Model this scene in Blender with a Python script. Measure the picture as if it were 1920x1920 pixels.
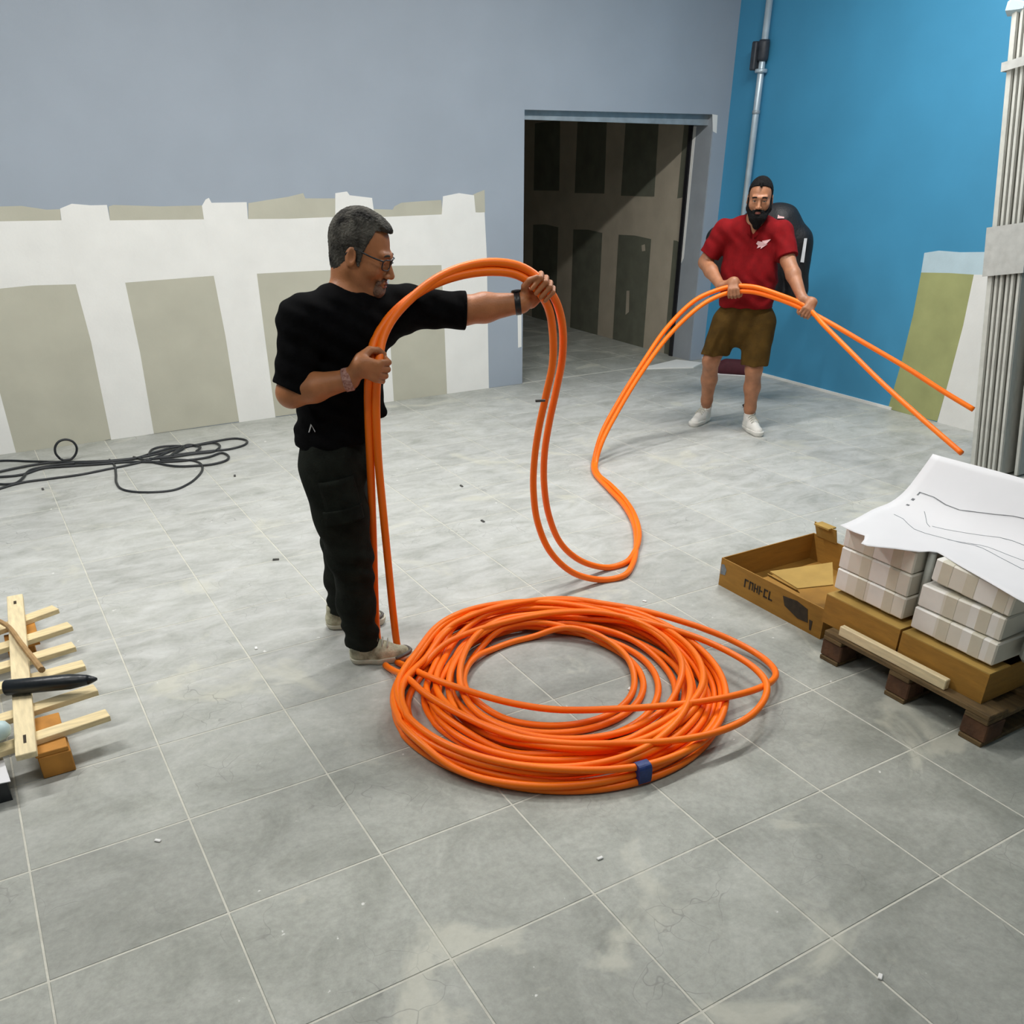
import bpy, bmesh, math, random
import numpy as np
from mathutils import Vector, Matrix
random.seed(7); np.random.seed(7)
for o in list(bpy.data.objects): bpy.data.objects.remove(o)
S = bpy.context.scene; COL = S.collection
V = lambda *a: np.array(a if len(a) > 1 else a[0], float)
nrm = lambda v: np.asarray(v, float)/np.linalg.norm(v)
# ---------------------------------------------------------------- camera, light, exposure
cd = bpy.data.cameras.new('camera'); cam = bpy.data.objects.new('camera', cd); COL.objects.link(cam)
cd.sensor_fit = 'HORIZONTAL'; cd.sensor_width = 36; cd.lens = 30.966; cd.shift_y = 0.14185; cd.clip_start = .05
_R = ((0.86,-0.511,0.003),(-0.254,-0.432,-0.865),(0.443,0.743,-0.502))
cam.matrix_world = Matrix([[_R[0][0], -_R[1][0], -_R[2][0], 0.252], [_R[0][1], -_R[1][1], -_R[2][1], -1.588], [_R[0][2], -_R[1][2], -_R[2][2], 2.012], [0, 0, 0, 1]])
S.camera = cam
S.view_settings.view_transform = 'Standard'; S.view_settings.look = 'None'
S.view_settings.gamma = 1.0; S.view_settings.use_curve_mapping = False; S.view_settings.exposure = 0.0
w = bpy.data.worlds.new('world'); S.world = w; w.use_nodes = True
w.node_tree.nodes['Background'].inputs[0].default_value = (.8, .9, 1, 1); w.node_tree.nodes['Background'].inputs[1].default_value = .1
def area(name, loc, sx, sy, power, col=(1, .985, .96), rot=(0, 0, 0)):
    l = bpy.data.lights.new(name, 'AREA'); l.shape = 'RECTANGLE'; l.size = sx; l.size_y = sy; l.energy = power; l.color = col
    o = bpy.data.objects.new(name, l); COL.objects.link(o); o.location = loc; o.rotation_euler = rot
CEIL = 4.05
for x, pw in ((-.6, 92), (2.2, 100), (5.2, 105)):
    area('ceiling_lamp', (x, 3.05, CEIL-.06), 1.5, .16, pw)
for x in (-.4, 2.2, 4.6):
    area('ceiling_lamp', (x, .1, CEIL-.06), 1.5, .16, 22)
area('corridor_lamp', (4.0, 8.6, 2.75), .6, .3, 1.2)
# ---------------------------------------------------------------- materials
def mat(name, c, rough=.6, var=.12, scale=8., bump=0., bscale=None, metal=0., spec=.5, c2=None, stretch=None, coord='Object', sharp=None, trans=0.):
    m = bpy.data.materials.new(name); m.use_nodes = True; nt = m.node_tree; N = nt.nodes; L = nt.links
    b = N['Principled BSDF']; b.inputs['Roughness'].default_value = rough; b.inputs['Metallic'].default_value = metal
    b.inputs['Specular IOR Level'].default_value = spec
    if trans: b.inputs['Transmission Weight'].default_value = trans
    tc = N.new('ShaderNodeTexCoord'); mp = N.new('ShaderNodeMapping'); L.new(tc.outputs[coord], mp.inputs[0])
    if stretch: mp.inputs['Scale'].default_value = stretch
    nz = N.new('ShaderNodeTexNoise'); nz.inputs['Scale'].default_value = scale; nz.inputs['Detail'].default_value = 6; L.new(mp.outputs[0], nz.inputs['Vector'])
    cr = N.new('ShaderNodeValToRGB'); L.new(nz.outputs['Fac'], cr.inputs[0])
    lo, hi = (.3, .7) if not sharp else sharp
    cr.color_ramp.elements[0].position = lo; cr.color_ramp.elements[1].position = hi
    ca = c2 if c2 else tuple(v*(1-var) for v in c); cb = c if c2 else tuple(min(1, v*(1+var)) for v in c)
    cr.color_ramp.elements[0].color = (*ca, 1); cr.color_ramp.elements[1].color = (*cb, 1)
    L.new(cr.outputs[0], b.inputs['Base Color'])
    if bump:
        n2 = N.new('ShaderNodeTexNoise'); n2.inputs['Scale'].default_value = bscale or scale*4; n2.inputs['Detail'].default_value = 4; L.new(mp.outputs[0], n2.inputs['Vector'])
        bp = N.new('ShaderNodeBump'); bp.inputs['Strength'].default_value = bump; bp.inputs['Distance'].default_value = .01
        L.new(n2.outputs['Fac'], bp.inputs['Height']); L.new(bp.outputs[0], b.inputs['Normal'])
    return m
def tile_material():
    m = bpy.data.materials.new('cement_tile'); m.use_nodes = True; nt = m.node_tree; N = nt.nodes; L = nt.links; b = N['Principled BSDF']
    geo = N.new('ShaderNodeNewGeometry'); oi = N.new('ShaderNodeObjectInfo')
    def noise(sc, det=6, rough=.6, st=None, dist=0.):
        mp = N.new('ShaderNodeMapping'); L.new(geo.outputs['Position'], mp.inputs[0])
        if st: mp.inputs['Scale'].default_value = st[:3]; mp.inputs['Rotation'].default_value = (0, 0, st[3])
        n = N.new('ShaderNodeTexNoise'); n.inputs['Scale'].default_value = sc; n.inputs['Detail'].default_value = det; n.inputs['Roughness'].default_value = rough; n.inputs['Distortion'].default_value = dist
        L.new(mp.outputs[0], n.inputs['Vector']); return n.outputs['Fac']
    def ramp(f, a, bb, ca, cb):
        r = N.new('ShaderNodeValToRGB'); r.color_ramp.elements[0].position = a; r.color_ramp.elements[1].position = bb
        r.color_ramp.elements[0].color = (*ca, 1); r.color_ramp.elements[1].color = (*cb, 1); L.new(f, r.inputs[0]); return r.outputs[0]
    def mix(f, a, c, mode='MIX', fac=None):
        x = N.new('ShaderNodeMix'); x.data_type = 'RGBA'; x.blend_type = mode
        if f is None: x.inputs[0].default_value = fac
        else: L.new(f, x.inputs[0])
        for s, v in ((6, a), (7, c)):
            if isinstance(v, tuple): x.inputs[s].default_value = (*v, 1)
            else: L.new(v, x.inputs[s])
        return x.outputs[2]
    base = ramp(noise(3.2, 8, .68, None, .6), .32, .7, (.225, .235, .20), (.395, .405, .36))
    fine = ramp(noise(38, 5, .7), .3, .72, (.82, .82, .82), (1.12, 1.12, 1.12))
    c = mix(None, base, fine, 'MULTIPLY', 1.)
    tv = N.new('ShaderNodeMapRange'); tv.inputs[3].default_value = .9; tv.inputs[4].default_value = 1.1; L.new(oi.outputs['Random'], tv.inputs[0])
    cx = N.new('ShaderNodeCombineColor'); [L.new(tv.outputs[0], cx.inputs[i]) for i in range(3)]
    c = mix(None, c, cx.outputs[0], 'MULTIPLY', 1.)
    # plaster dust; its pale build-up also paints in the brighter light farther back
    px = N.new('ShaderNodeSeparateXYZ'); L.new(geo.outputs['Position'], px.inputs[0])
    dm = N.new('ShaderNodeMapRange'); dm.inputs[1].default_value = .3; dm.inputs[2].default_value = 2.6; dm.inputs[3].default_value = .05; dm.inputs[4].default_value = .66; dm.interpolation_type = 'SMOOTHSTEP'; L.new(px.outputs[1], dm.inputs[0])
    st = ramp(noise(2.6, 7, .65, (1.4, 3.2, 1, .5), .8), .31, .68, (.30,)*3, (1,)*3)
    d2 = N.new('ShaderNodeMapRange'); d2.inputs[1].default_value = 5.2; d2.inputs[2].default_value = 6.4; d2.inputs[3].default_value = 1; d2.inputs[4].default_value = .12; L.new(px.outputs[1], d2.inputs[0])
    m0 = N.new('ShaderNodeMath'); m0.operation = 'MULTIPLY'; L.new(dm.outputs[0], m0.inputs[0]); L.new(d2.outputs[0], m0.inputs[1])
    mu = N.new('ShaderNodeMath'); mu.operation = 'MULTIPLY'; L.new(m0.outputs[0], mu.inputs[0]); L.new(st, mu.inputs[1])
    c = mix(mu.outputs[0], c, (.66, .665, .65))
    # dried splashes of plaster
    sp = ramp(noise(1.7, 5, .55, None, 1.2), .60, .68, (0,)*3, (.5,)*3)
    c = mix(sp, c, (.60, .59, .49))
    dk = ramp(noise(6.5, 5, .6, (1, 2, 1, .9)), .69, .76, (0,)*3, (.35,)*3)
    c = mix(dk, c, (.12, .12, .11))
    wt = ramp(noise(19, 3, .5), .735, .755, (0,)*3, (.8,)*3)
    c = mix(wt, c, (.72, .72, .69))
    # hairline crazing
    vo = N.new('ShaderNodeTexVoronoi'); vo.feature = 'DISTANCE_TO_EDGE'; vo.inputs['Scale'].default_value = 7
    mp = N.new('ShaderNodeMapping'); L.new(geo.outputs['Position'], mp.inputs[0]); nz = N.new('ShaderNodeTexNoise'); nz.inputs['Scale'].default_value = 5; L.new(geo.outputs['Position'], nz.inputs['Vector'])
    vm = N.new('ShaderNodeVectorMath'); vm.operation = 'ADD'; L.new(mp.outputs[0], vm.inputs[0])
    vs = N.new('ShaderNodeVectorMath'); vs.operation = 'SCALE'; vs.inputs['Scale'].default_value = .25; L.new(nz.outputs['Color'], vs.inputs[0]); L.new(vs.outputs[0], vm.inputs[1]); L.new(vm.outputs[0], vo.inputs['Vector'])
    ck = ramp(vo.outputs['Distance'], .004, .012, (.5,)*3, (0,)*3)
    ckm = ramp(noise(1.9, 3), .52, .62, (0,)*3, (.8,)*3)
    m2 = N.new('ShaderNodeMath'); m2.operation = 'MULTIPLY'; L.new(ck, m2.inputs[0]); L.new(ckm, m2.inputs[1])
    c = mix(m2.outputs[0], c, (.13, .13, .12))
    L.new(c, b.inputs['Base Color'])
    rr = N.new('ShaderNodeMapRange'); rr.inputs[3].default_value = .42; rr.inputs[4].default_value = .68; L.new(noise(5), rr.inputs[0]); L.new(rr.outputs[0], b.inputs['Roughness'])
    bp = N.new('ShaderNodeBump'); bp.inputs['Strength'].default_value = .12; bp.inputs['Distance'].default_value = .005; L.new(noise(60, 4), bp.inputs['Height']); L.new(bp.outputs[0], b.inputs['Normal'])
    return m
def check_material(name):   # white film wrapped round with strips of clear tape: faint squares
    m = mat(name, (.80, .78, .72), .38, .05, 14, .15, 9); nt = m.node_tree; N = nt.nodes; L = nt.links; b = N['Principled BSDF']
    src = b.inputs['Base Color'].links[0].from_socket
    tc = N.new('ShaderNodeTexCoord'); mp = N.new('ShaderNodeMapping'); L.new(tc.outputs['Object'], mp.inputs[0]); mp.inputs['Scale'].default_value = (0, 8.6, 0); mp.inputs['Location'].default_value = (.5, .5, .5)
    oi = N.new('ShaderNodeObjectInfo'); ad = N.new('ShaderNodeVectorMath'); ad.operation = 'ADD'; L.new(mp.outputs[0], ad.inputs[0]); L.new(oi.outputs['Random'], ad.inputs[1])
    ck = N.new('ShaderNodeTexChecker'); ck.inputs['Scale'].default_value = 1.; L.new(ad.outputs[0], ck.inputs['Vector'])
    mr = N.new('ShaderNodeMapRange'); mr.inputs[3].default_value = 0; mr.inputs[4].default_value = .6; L.new(ck.outputs['Fac'], mr.inputs[0])
    x = N.new('ShaderNodeMix'); x.data_type = 'RGBA'; L.new(mr.outputs[0], x.inputs[0]); L.new(src, x.inputs[6]); x.inputs[7].default_value = (.64, .60, .48, 1); L.new(x.outputs[2], b.inputs['Base Color'])
    return m
M = {}
M['tile'] = tile_material()
M['grout'] = mat('grout', (.56, .55, .48), .85, .12, 12, .3, 90)
M['grey_paint'] = mat('grey_paint', (.335, .385, .445), .55, .035, 2.2, .06, 160)
M['grey_dark'] = mat('grey_reveal_paint', (.30, .33, .36), .6, .06, 5, .05, 120)
M['blue_paint'] = mat('blue_paint', (.055, .285, .485), .5, .045, 2., .06, 160)
M['plaster'] = mat('joint_compound', (.80, .80, .765), .75, .03, 5, .12, 60)
M['board'] = mat('plasterboard', (.485, .475, .385), .8, .05, 4, .08, 80)
M['cboard'] = mat('dim_corridor_plasterboard', (.125, .13, .095), .8, .14, 6, .08, 80)  # plasterboard in a darker copy, the corridor's dimness put into its colour
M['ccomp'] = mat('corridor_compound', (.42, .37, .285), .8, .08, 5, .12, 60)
M['primer'] = mat('primer_white', (.50, .64, .70), .7, .06, 6, .1, 80)
M['greenboard'] = mat('green_plasterboard', (.36, .38, .16), .8, .1, 5, .08, 80)
M['ceiling'] = mat('ceiling_white', (.75, .76, .77), .8, .03, 3)
M['orange'] = mat('orange_sheath', (1., .205, .004), .42, .1, 5, .05, 60, c2=(1., .165, .003), spec=.35)
M['blue_tape'] = mat('blue_tape', (.012, .035, .16), .5, .2, 60, .3, 60)
M['black_rubber'] = mat('black_rubber', (.018, .021, .024), .45, .25, 20)
M['black_cloth'] = mat('black_knit', (.0035, .0036, .004), .95, .3, 30, .2, 300, spec=.06)
M['trouser'] = mat('charcoal_canvas', (.0105, .0125, .0095), .9, .4, 14, .4, 160, spec=.1)
M['skin1'] = mat('tanned_skin', (.40, .155, .058), .5, .16, 16, .12, 140)
M['skin2'] = mat('fair_skin', (.38, .165, .082), .5, .16, 18, .12, 140)
M['lip'] = mat('lips', (.30, .10, .075), .5, .1, 40)
M['grey_hair'] = mat('grey_hair', (.125, .118, .10), .85, .5, 22, 1., 120, c2=(.010, .009, .008), spec=.15)
M['stubble'] = mat('grey_stubble', (.17, .095, .06), .75, .4, 120, .6, 300)
M['dark_hair'] = mat('dark_hair', (.0065, .006, .006), .8, .5, 60, .9, 150, spec=.15)
M['eye'] = mat('eye_white', (.30, .27, .24), .35, .05, 20)
M['iris'] = mat('iris', (.03, .02, .012), .2, .2, 40)
M['frame_metal'] = mat('dark_frame', (.015, .015, .018), .3, .2, 30)
M['lens'] = mat('lens_glass', (.95, .97, 1), .05, .02, 5, trans=1.)
M['watch'] = mat('black_watch', (.008, .008, .009), .4, .3, 40)
M['bracelet'] = mat('woven_bracelet', (.55, .33, .27), .8, .4, 120, .5, 200, c2=(.22, .07, .05))
M['red_cloth'] = mat('red_polo_knit', (.185, .002, .004), .85, .15, 20, .25, 260, spec=.2)
M['short'] = mat('brown_canvas', (.078, .042, .007), .9, .25, 12, .35, 160, spec=.2)
M['white_shoe'] = mat('white_leather', (.74, .73, .68), .5, .08, 20, .1, 60)
M['khaki_shoe'] = mat('khaki_mesh', (.66, .63, .45), .75, .3, 24, .4, 120, c2=(.20, .18, .11))
M['sole'] = mat('pale_sole', (.60, .57, .45), .6, .15, 20)
M['sole_dark'] = mat('grey_sole', (.11, .10, .09), .7, .2, 20)
M['lace'] = mat('shoelace', (.55, .55, .47), .8, .15, 60)
M['sock'] = mat('white_sock', (.72, .70, .66), .9, .08, 60)
M['logo'] = mat('printed_logo', (.66, .42, .42), .7, .05, 30)
M['logo_white'] = mat('white_print', (.75, .76, .78), .5, .05, 30)
M['metal_pipe'] = mat('zinc_pipe', (.50, .60, .66), .35, .1, 12, metal=.35)
M['dark_clamp'] = mat('dark_clamp', (.035, .04, .05), .5, .3, 20)
M['steel'] = mat('galvanised_steel', (.34, .39, .42), .45, .15, 12, metal=.3)
M['cardboard'] = mat('cardboard', (.33, .165, .022), .8, .12, 10, .1, 40, stretch=(1, 1, 6))
M['card_lit'] = mat('cardboard_lit', (.43, .27, .065), .85, .12, 8, .1, 40)  # paler cardboard, the light on rims and flaps painted in
M['ink'] = mat('black_ink', (.035, .024, .012), .8, .3, 40)
M['sticker'] = mat('grey_sticker', (.17, .20, .22), .5, .2, 40)
M['pallet'] = mat('old_pallet_wood', (.135, .085, .032), .85, .4, 6, .4, 30, stretch=(8, 1, 8))
M['block'] = mat('pallet_block_wood', (.085, .038, .016), .85, .4, 14, .4, 40)
M['film'] = check_material('taped_white_film')
M['film_grey'] = mat('grey_film', (.40, .42, .38), .35, .2, 10, .25, 12)
M['paper'] = mat('plan_paper', (.70, .70, .715), .7, .02, 6)
M['line'] = mat('plan_ink', (.16, .17, .18), .8, .2, 30)
M['pine'] = mat('pine', (.74, .60, .34), .65, .14, 5, .15, 40, stretch=(2, 14, 14))
M['pine2'] = mat('pine_crosswise', (.74, .62, .38), .65, .14, 5, .15, 40, stretch=(14, 2, 14))
M['orange_wood'] = mat('orange_wood', (.46, .20, .03), .7, .25, 9, .2, 40)
M['stick'] = mat('brown_stick', (.36, .22, .09), .7, .25, 20, .2, 60)
M['black_plastic'] = mat('black_plastic', (.010, .013, .016), .35, .3, 30, .1, 60)
M['pale_blue'] = mat('pale_blue_plastic', (.48, .62, .62), .4, .08, 10)
M['strip_board'] = mat('grey_white_board', (.42, .42, .375), .7, .08, 10, .1, 50, stretch=(4, 4, 1))
M['board_edge'] = mat('board_edge_band', (.56, .57, .52), .6, .08, 20)
M['pack_tape'] = mat('package_tape', (.62, .585, .465), .35, .06, 14)
M['clear_tape'] = mat('pale_tape', (.48, .49, .465), .35, .1, 20)
M['jacket'] = mat('black_nylon', (.0035, .0035, .005), .6, .3, 20, .3, 60)
M['maroon'] = mat('maroon_canvas', (.055, .006, .012), .8, .2, 20)
M['chip'] = mat('dark_chip', (.07, .07, .065), .8, .2, 40)
M['white_chip'] = mat('plaster_crumb', (.8, .8, .77), .8, .05, 40)
# ---------------------------------------------------------------- object helpers
ORG = {}
def org(o):
    return ORG.get(o.name, V(0, 0, 0))
def link(name, me, m, parent=None, loc=None):
    o = bpy.data.objects.new(name, me); COL.objects.link(o)
    if m is not None and not me.materials: me.materials.append(m)
    if parent is not None:
        o.parent = parent; ORG[o.name] = org(parent)
    elif loc is not None:
        o.location = loc; ORG[o.name] = V(loc)
    return o
def obj(name, vf, m, parent=None, smooth=False, loc=None):
    v, f = vf; v = np.asarray(v, float).reshape(-1, 3)
    off = org(parent) if parent is not None else (V(loc) if loc is not None else V(0, 0, 0))
    me = bpy.data.meshes.new(name); me.from_pydata((v-off).tolist(), [], [tuple(int(i) for i in q) for q in f]); me.update()
    if smooth: me.polygons.foreach_set('use_smooth', [True]*len(me.polygons))
    return link(name, me, m, parent, loc)
def tag(o, label, cat, group=None, kind=None):
    o['label'] = label; o['category'] = cat
    if group: o['group'] = group
    if kind: o['kind'] = kind
    return o
def thing(name, label, cat, loc, group=None):
    o = bpy.data.objects.new(name, None); COL.objects.link(o); o.location = loc; ORG[o.name] = V(loc); o.empty_display_size = .1
    return tag(o, label, cat, group)
def struct(name, vf, m, loc=None):
    o = obj(name, vf, m, None, loc=loc); o['kind'] = 'structure'; return o
def join(*L):
    vs = []; fs = []; n = 0
    for v, f in L:
        v = np.asarray(v, float).reshape(-1, 3); vs.append(v); fs += [tuple(i+n for i in q) for q in f]; n += len(v)
    return np.concatenate(vs), fs
def frame(x, z=None, y=None):   # 3x3 with columns x,y,z
    x = nrm(x)
    if z is not None: z = V(z); z = nrm(z-x*z.dot(x)); y = np.cross(z, x)
    else: y = V(y); y = nrm(y-x*y.dot(x)); z = np.cross(x, y)
    return np.stack([x, y, z], 1)
def box(c, s, R=None, b=0.):   # centre, full size, rotation, chamfer
    hx, hy, hz = [q/2 for q in s]
    if b <= 0:
        v = [(sx*hx, sy*hy, sz*hz) for sx in (-1, 1) for sy in (-1, 1) for sz in (-1, 1)]
        f = [(0, 1, 3, 2), (4, 6, 7, 5), (0, 4, 5, 1), (2, 3, 7, 6), (0, 2, 6, 4), (1, 5, 7, 3)]
    else:
        bm = bmesh.new(); bmesh.ops.create_cube(bm, size=1); 
        for q in bm.verts: q.co = Vector((q.co.x*s[0], q.co.y*s[1], q.co.z*s[2]))
        bmesh.ops.bevel(bm, geom=list(bm.edges), offset=b, segments=1, affect='EDGES')
        bm.verts.index_update(); v = [tuple(q.co) for q in bm.verts]; f = [tuple(q.index for q in p.verts) for p in bm.faces]; bm.free()
    v = np.array(v, float)
    if R is not None: v = v@np.asarray(R, float).T
    return v+V(c), f
def bxx(x0, x1, y0, y1, z0, z1, b=0.): return box(((x0+x1)/2, (y0+y1)/2, (z0+z1)/2), (x1-x0, y1-y0, z1-z0), None, b)
def beam(a, b, wd, h, up=(0, 0, 1), ch=0.):
    a = V(a); b = V(b); return box((a+b)/2, (np.linalg.norm(b-a), wd, h), frame(b-a, z=up), ch)
def spline(P, n):
    P = np.asarray(P, float); d = np.r_[0, np.cumsum(np.sqrt(np.linalg.norm(np.diff(P, axis=0), axis=1)))]
    T = np.zeros_like(P)
    for i in range(len(P)):
        a = max(i-1, 0); c = min(i+1, len(P)-1)
        if a == i or c == i: T[i] = (P[c]-P[a])/(d[c]-d[a])
        else:
            h0 = d[i]-d[a]; h1 = d[c]-d[i]; T[i] = ((P[i]-P[a])/h0*h1+(P[c]-P[i])/h1*h0)/(h0+h1)
    out = []
    L = np.r_[0, np.cumsum(np.linalg.norm(np.diff(P, axis=0), axis=1))]
    tt = np.interp(np.linspace(0, L[-1], n), L, d)
    for t in tt:
        i = min(max(np.searchsorted(d, t)-1, 0), len(P)-2); h = d[i+1]-d[i]; s = (t-d[i])/h
        out.append((2*s**3-3*s*s+1)*P[i]+(s**3-2*s*s+s)*h*T[i]+(-2*s**3+3*s*s)*P[i+1]+(s**3-s*s)*h*T[i+1])
    return np.array(out)
def tube(P, r, n=10, closed=False, cap=True):
    P = np.asarray(P, float); m = len(P); r = np.broadcast_to(r, (m,))
    T = np.roll(P, -1, 0)-np.roll(P, 1, 0) if closed else np.gradient(P, axis=0)
    T /= np.linalg.norm(T, axis=1, keepdims=True)+1e-12
    u = np.cross(T[0], (0, 0, 1)); u = nrm(u) if np.linalg.norm(u) > 1e-3 else V(1, 0, 0)
    v = []
    for i in range(m):
        u = u-T[i]*u.dot(T[i]); u = nrm(u); w_ = np.cross(T[i], u)
        for k in range(n):
            a = 2*math.pi*k/n; v.append(P[i]+r[i]*(math.cos(a)*u+math.sin(a)*w_))
    f = []
    for i in range(m if closed else m-1):
        j = (i+1) % m
        sh = 0
        if closed and j == 0:   # best twist for the seam
            sh = int(np.argmin([np.linalg.norm(np.array(v[i*n])-np.array(v[q])) for q in range(n)]))
        for k in range(n):
            k2 = (k+1) % n; f.append((i*n+k, i*n+k2, j*n+(k2+sh) % n, j*n+(k+sh) % n))
    if cap and not closed: f += [tuple(range(n))[::-1], tuple((m-1)*n+k for k in range(n))]
    return np.array(v), f
def lathe(prof, c, R, n=20):   # prof: (radius, height) along local z
    v = []; 
    for r, h in prof:
        for k in range(n):
            a = 2*math.pi*k/n; v.append((r*math.cos(a), r*math.sin(a), h))
    f = [(i*n+k, i*n+(k+1) % n, (i+1)*n+(k+1) % n, (i+1)*n+k) for i in range(len(prof)-1) for k in range(n)]
    f += [tuple(range(n))[::-1], tuple((len(prof)-1)*n+k for k in range(n))]
    return np.array(v)@np.asarray(R).T+V(c), f
def slab(P, nv, th):    # planar polygon P thickened along nv
    P = np.asarray(P, float); n = len(P); nv = nrm(nv)*th
    area_n = sum(np.cross(P[i]-P[0], P[(i+1) % n]-P[0]) for i in range(n))
    if area_n.dot(nv) < 0: P = P[::-1]
    v = np.concatenate([P, P+nv]); f = [tuple(range(n))[::-1], tuple(range(n, 2*n))]+[(i, (i+1) % n, n+(i+1) % n, n+i) for i in range(n)]
    return v, f
# ---------------------------------------------------------------- room
XR, YB = 7.173, 5.948
WT = .28
DX0, DX1, DZ = 4.853, 6.993, 2.285
floor = struct('floor', join(bxx(-5, XR, -5, YB+WT, -.1, -.0015), bxx(3.2, 7.0, YB+WT, 11, -.1, -.0015)), M['grout'])
tv, tff = box((0, 0, -.007), (.494, .494, .014), None, .0016)
tile_me = bpy.data.meshes.new('tile'); tile_me.from_pydata(tv.tolist(), [], tff); tile_me.materials.append(M['tile'])
for i in range(-3, 15):
    for j in range(-2, 12):
        x0, x1, y0, y1 = i*.5, min(i*.5+.5, XR), j*.5, min(j*.5+.5, YB)
        if (i < -1 and j < 2): continue
        t = link('tile', tile_me, None, floor); t.location = ((x0+x1)/2, (y0+y1)/2, random.uniform(-.0004, .0004)); t.scale = ((x1-x0)/.5, (y1-y0)/.5, 1)
for i in range(9, 14):
    for j in range(12, 20):
        y0 = j*.5 if j > 12 else YB+.02
        t = link('tile', tile_me, None, floor); t.location = (i*.5+.25, (y0+j*.5+.5)/2, 0); t.scale = (1, (j*.5+.5-y0)/.5, 1)
wall_back = struct('wall_back', join(bxx(-5, DX0, YB, YB+WT, 0, CEIL), bxx(DX1, XR+.2, YB, YB+WT, 0, CEIL), bxx(DX0, DX1, YB, YB+WT, DZ, CEIL)), M['grey_paint'])
wall_right = struct('wall_right', bxx(XR, XR+.2, -5, YB, 0, CEIL), M['blue_paint'])
struct('wall_left', bxx(-5.2, -5, -5, YB, 0, CEIL), M['grey_paint'])
struct('wall_front', bxx(-5, XR, -5.2, -5, 0, CEIL), M['grey_paint'])
struct('ceiling', bxx(-5.2, XR+.2, -5.2, YB+WT, CEIL, CEIL+.15), M['ceiling'])
wall_corr = struct('wall_corridor', bxx(7.0, 7.2, YB+WT, 11, 0, 2.9), M['ccomp'])
struct('wall_corridor_end', bxx(3.2, 7.0, 11, 11.2, 0, 2.9), M['ccomp'])
struct('wall_corridor_left', bxx(3.0, 3.2, YB+WT, 11, 0, 2.9), M['ccomp'])
struct('ceiling_corridor', bxx(3.0, 7.2, YB+WT, 11.2, 2.9, 3.0), M['ccomp'])
NB = (0, -1, 0); NR = (-1, 0, 0)
def bw(name, P, th, m): return obj(name, slab(P, NB, th), m, wall_back)
def rw(name, P, th, m): return obj(name, slab(P, NR, th), m, wall_right)
# unpainted band of plasterboard and joint compound on the back wall
lowers = [((0.067,5.948,1.109),(0.561,5.948,1.144),(0.767,5.948,1.152),(1.049,5.948,1.142),(1.065,5.948,0.741),(1.051,5.948,0.004),(0.822,5.948,-0.009),(0.372,5.948,-0.007),(0.365,5.948,0.451),(0.339,5.948,0.807)),
 ((1.388,5.948,1.132),(1.642,5.948,1.139),(2.041,5.948,1.143),(2.06,5.948,0.691),(2.066,5.948,0.006),(1.722,5.948,0.004),(1.375,5.948,0.001),(1.394,5.948,0.632)),
 ((2.379,5.948,1.139),(2.68,5.948,1.134),(3.006,5.948,1.132),(3.014,5.948,0.564),(3.053,5.948,0.005),(2.378,5.948,0.005),(2.376,5.948,0.622)),
 ((3.511,5.948,1.134),(3.771,5.948,1.125),(4.012,5.948,1.112),(4.021,5.948,0.565),(4.026,5.948,-0.028),(3.464,5.948,-0.018),(3.48,5.948,0.566))]
uppers = [((0.217,5.948,1.628),(0.498,5.948,1.64),(0.692,5.948,1.651),(0.823,5.948,1.651),(0.974,5.948,1.624),(1.059,5.948,1.625),(1.048,5.948,1.549),(0.667,5.948,1.554),(0.194,5.948,1.547)),
 ((1.38,5.948,1.634),(1.414,5.948,1.643),(1.734,5.948,1.626),(2.034,5.948,1.625),(2.033,5.948,1.529),(1.717,5.948,1.535),(1.371,5.948,1.542)),
 ((2.385,5.948,1.632),(2.532,5.948,1.65),(2.704,5.948,1.669),(2.827,5.948,1.692),(2.84,5.948,1.655),(3.087,5.948,1.65),(3.073,5.948,1.513),(2.684,5.948,1.513),(2.368,5.948,1.519)),
 ((3.233,5.948,1.654),(3.37,5.948,1.648),(3.396,5.948,1.566),(3.581,5.948,1.557),(3.597,5.948,1.58),(3.661,5.948,1.606),(3.848,5.948,1.614),(4.033,5.948,1.618),(4.038,5.948,1.505),(3.457,5.948,1.501),(3.219,5.948,1.508))]
for P in lowers+uppers: bw('plasterboard_panel', P, .002, M['board'])
bw('plasterboard_panel', ((4.337,5.948,1.652),(4.385,5.948,1.668),(4.453,5.948,1.687),(4.456,5.948,1.514),(4.35,5.948,1.508)), .002, M['board'])
bw('joint_band', ((0.194,5.948,1.547),(0.669,5.948,1.561),(1.043,5.948,1.556),(1.372,5.948,1.545),(2.03,5.948,1.532),(2.684,5.948,1.516),(3.01,5.948,1.518),(3.457,5.948,1.505),(4.028,5.948,1.509),(4.451,5.948,1.514),(4.468,5.948,1.163),(4.472,5.948,0.62),(4.476,5.948,-0.002),(4.411,5.948,0.001),(4.372,5.948,0.44),(4.379,5.948,1.093),(4.012,5.948,1.112),(3.58,5.948,1.13),(3.005,5.948,1.128),(2.379,5.948,1.135),(2.041,5.948,1.139),(1.387,5.948,1.129),(1.048,5.948,1.139),(0.766,5.948,1.149),(0.561,5.948,1.141),(0.066,5.948,1.105)), .0026, M['plaster'])
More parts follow.
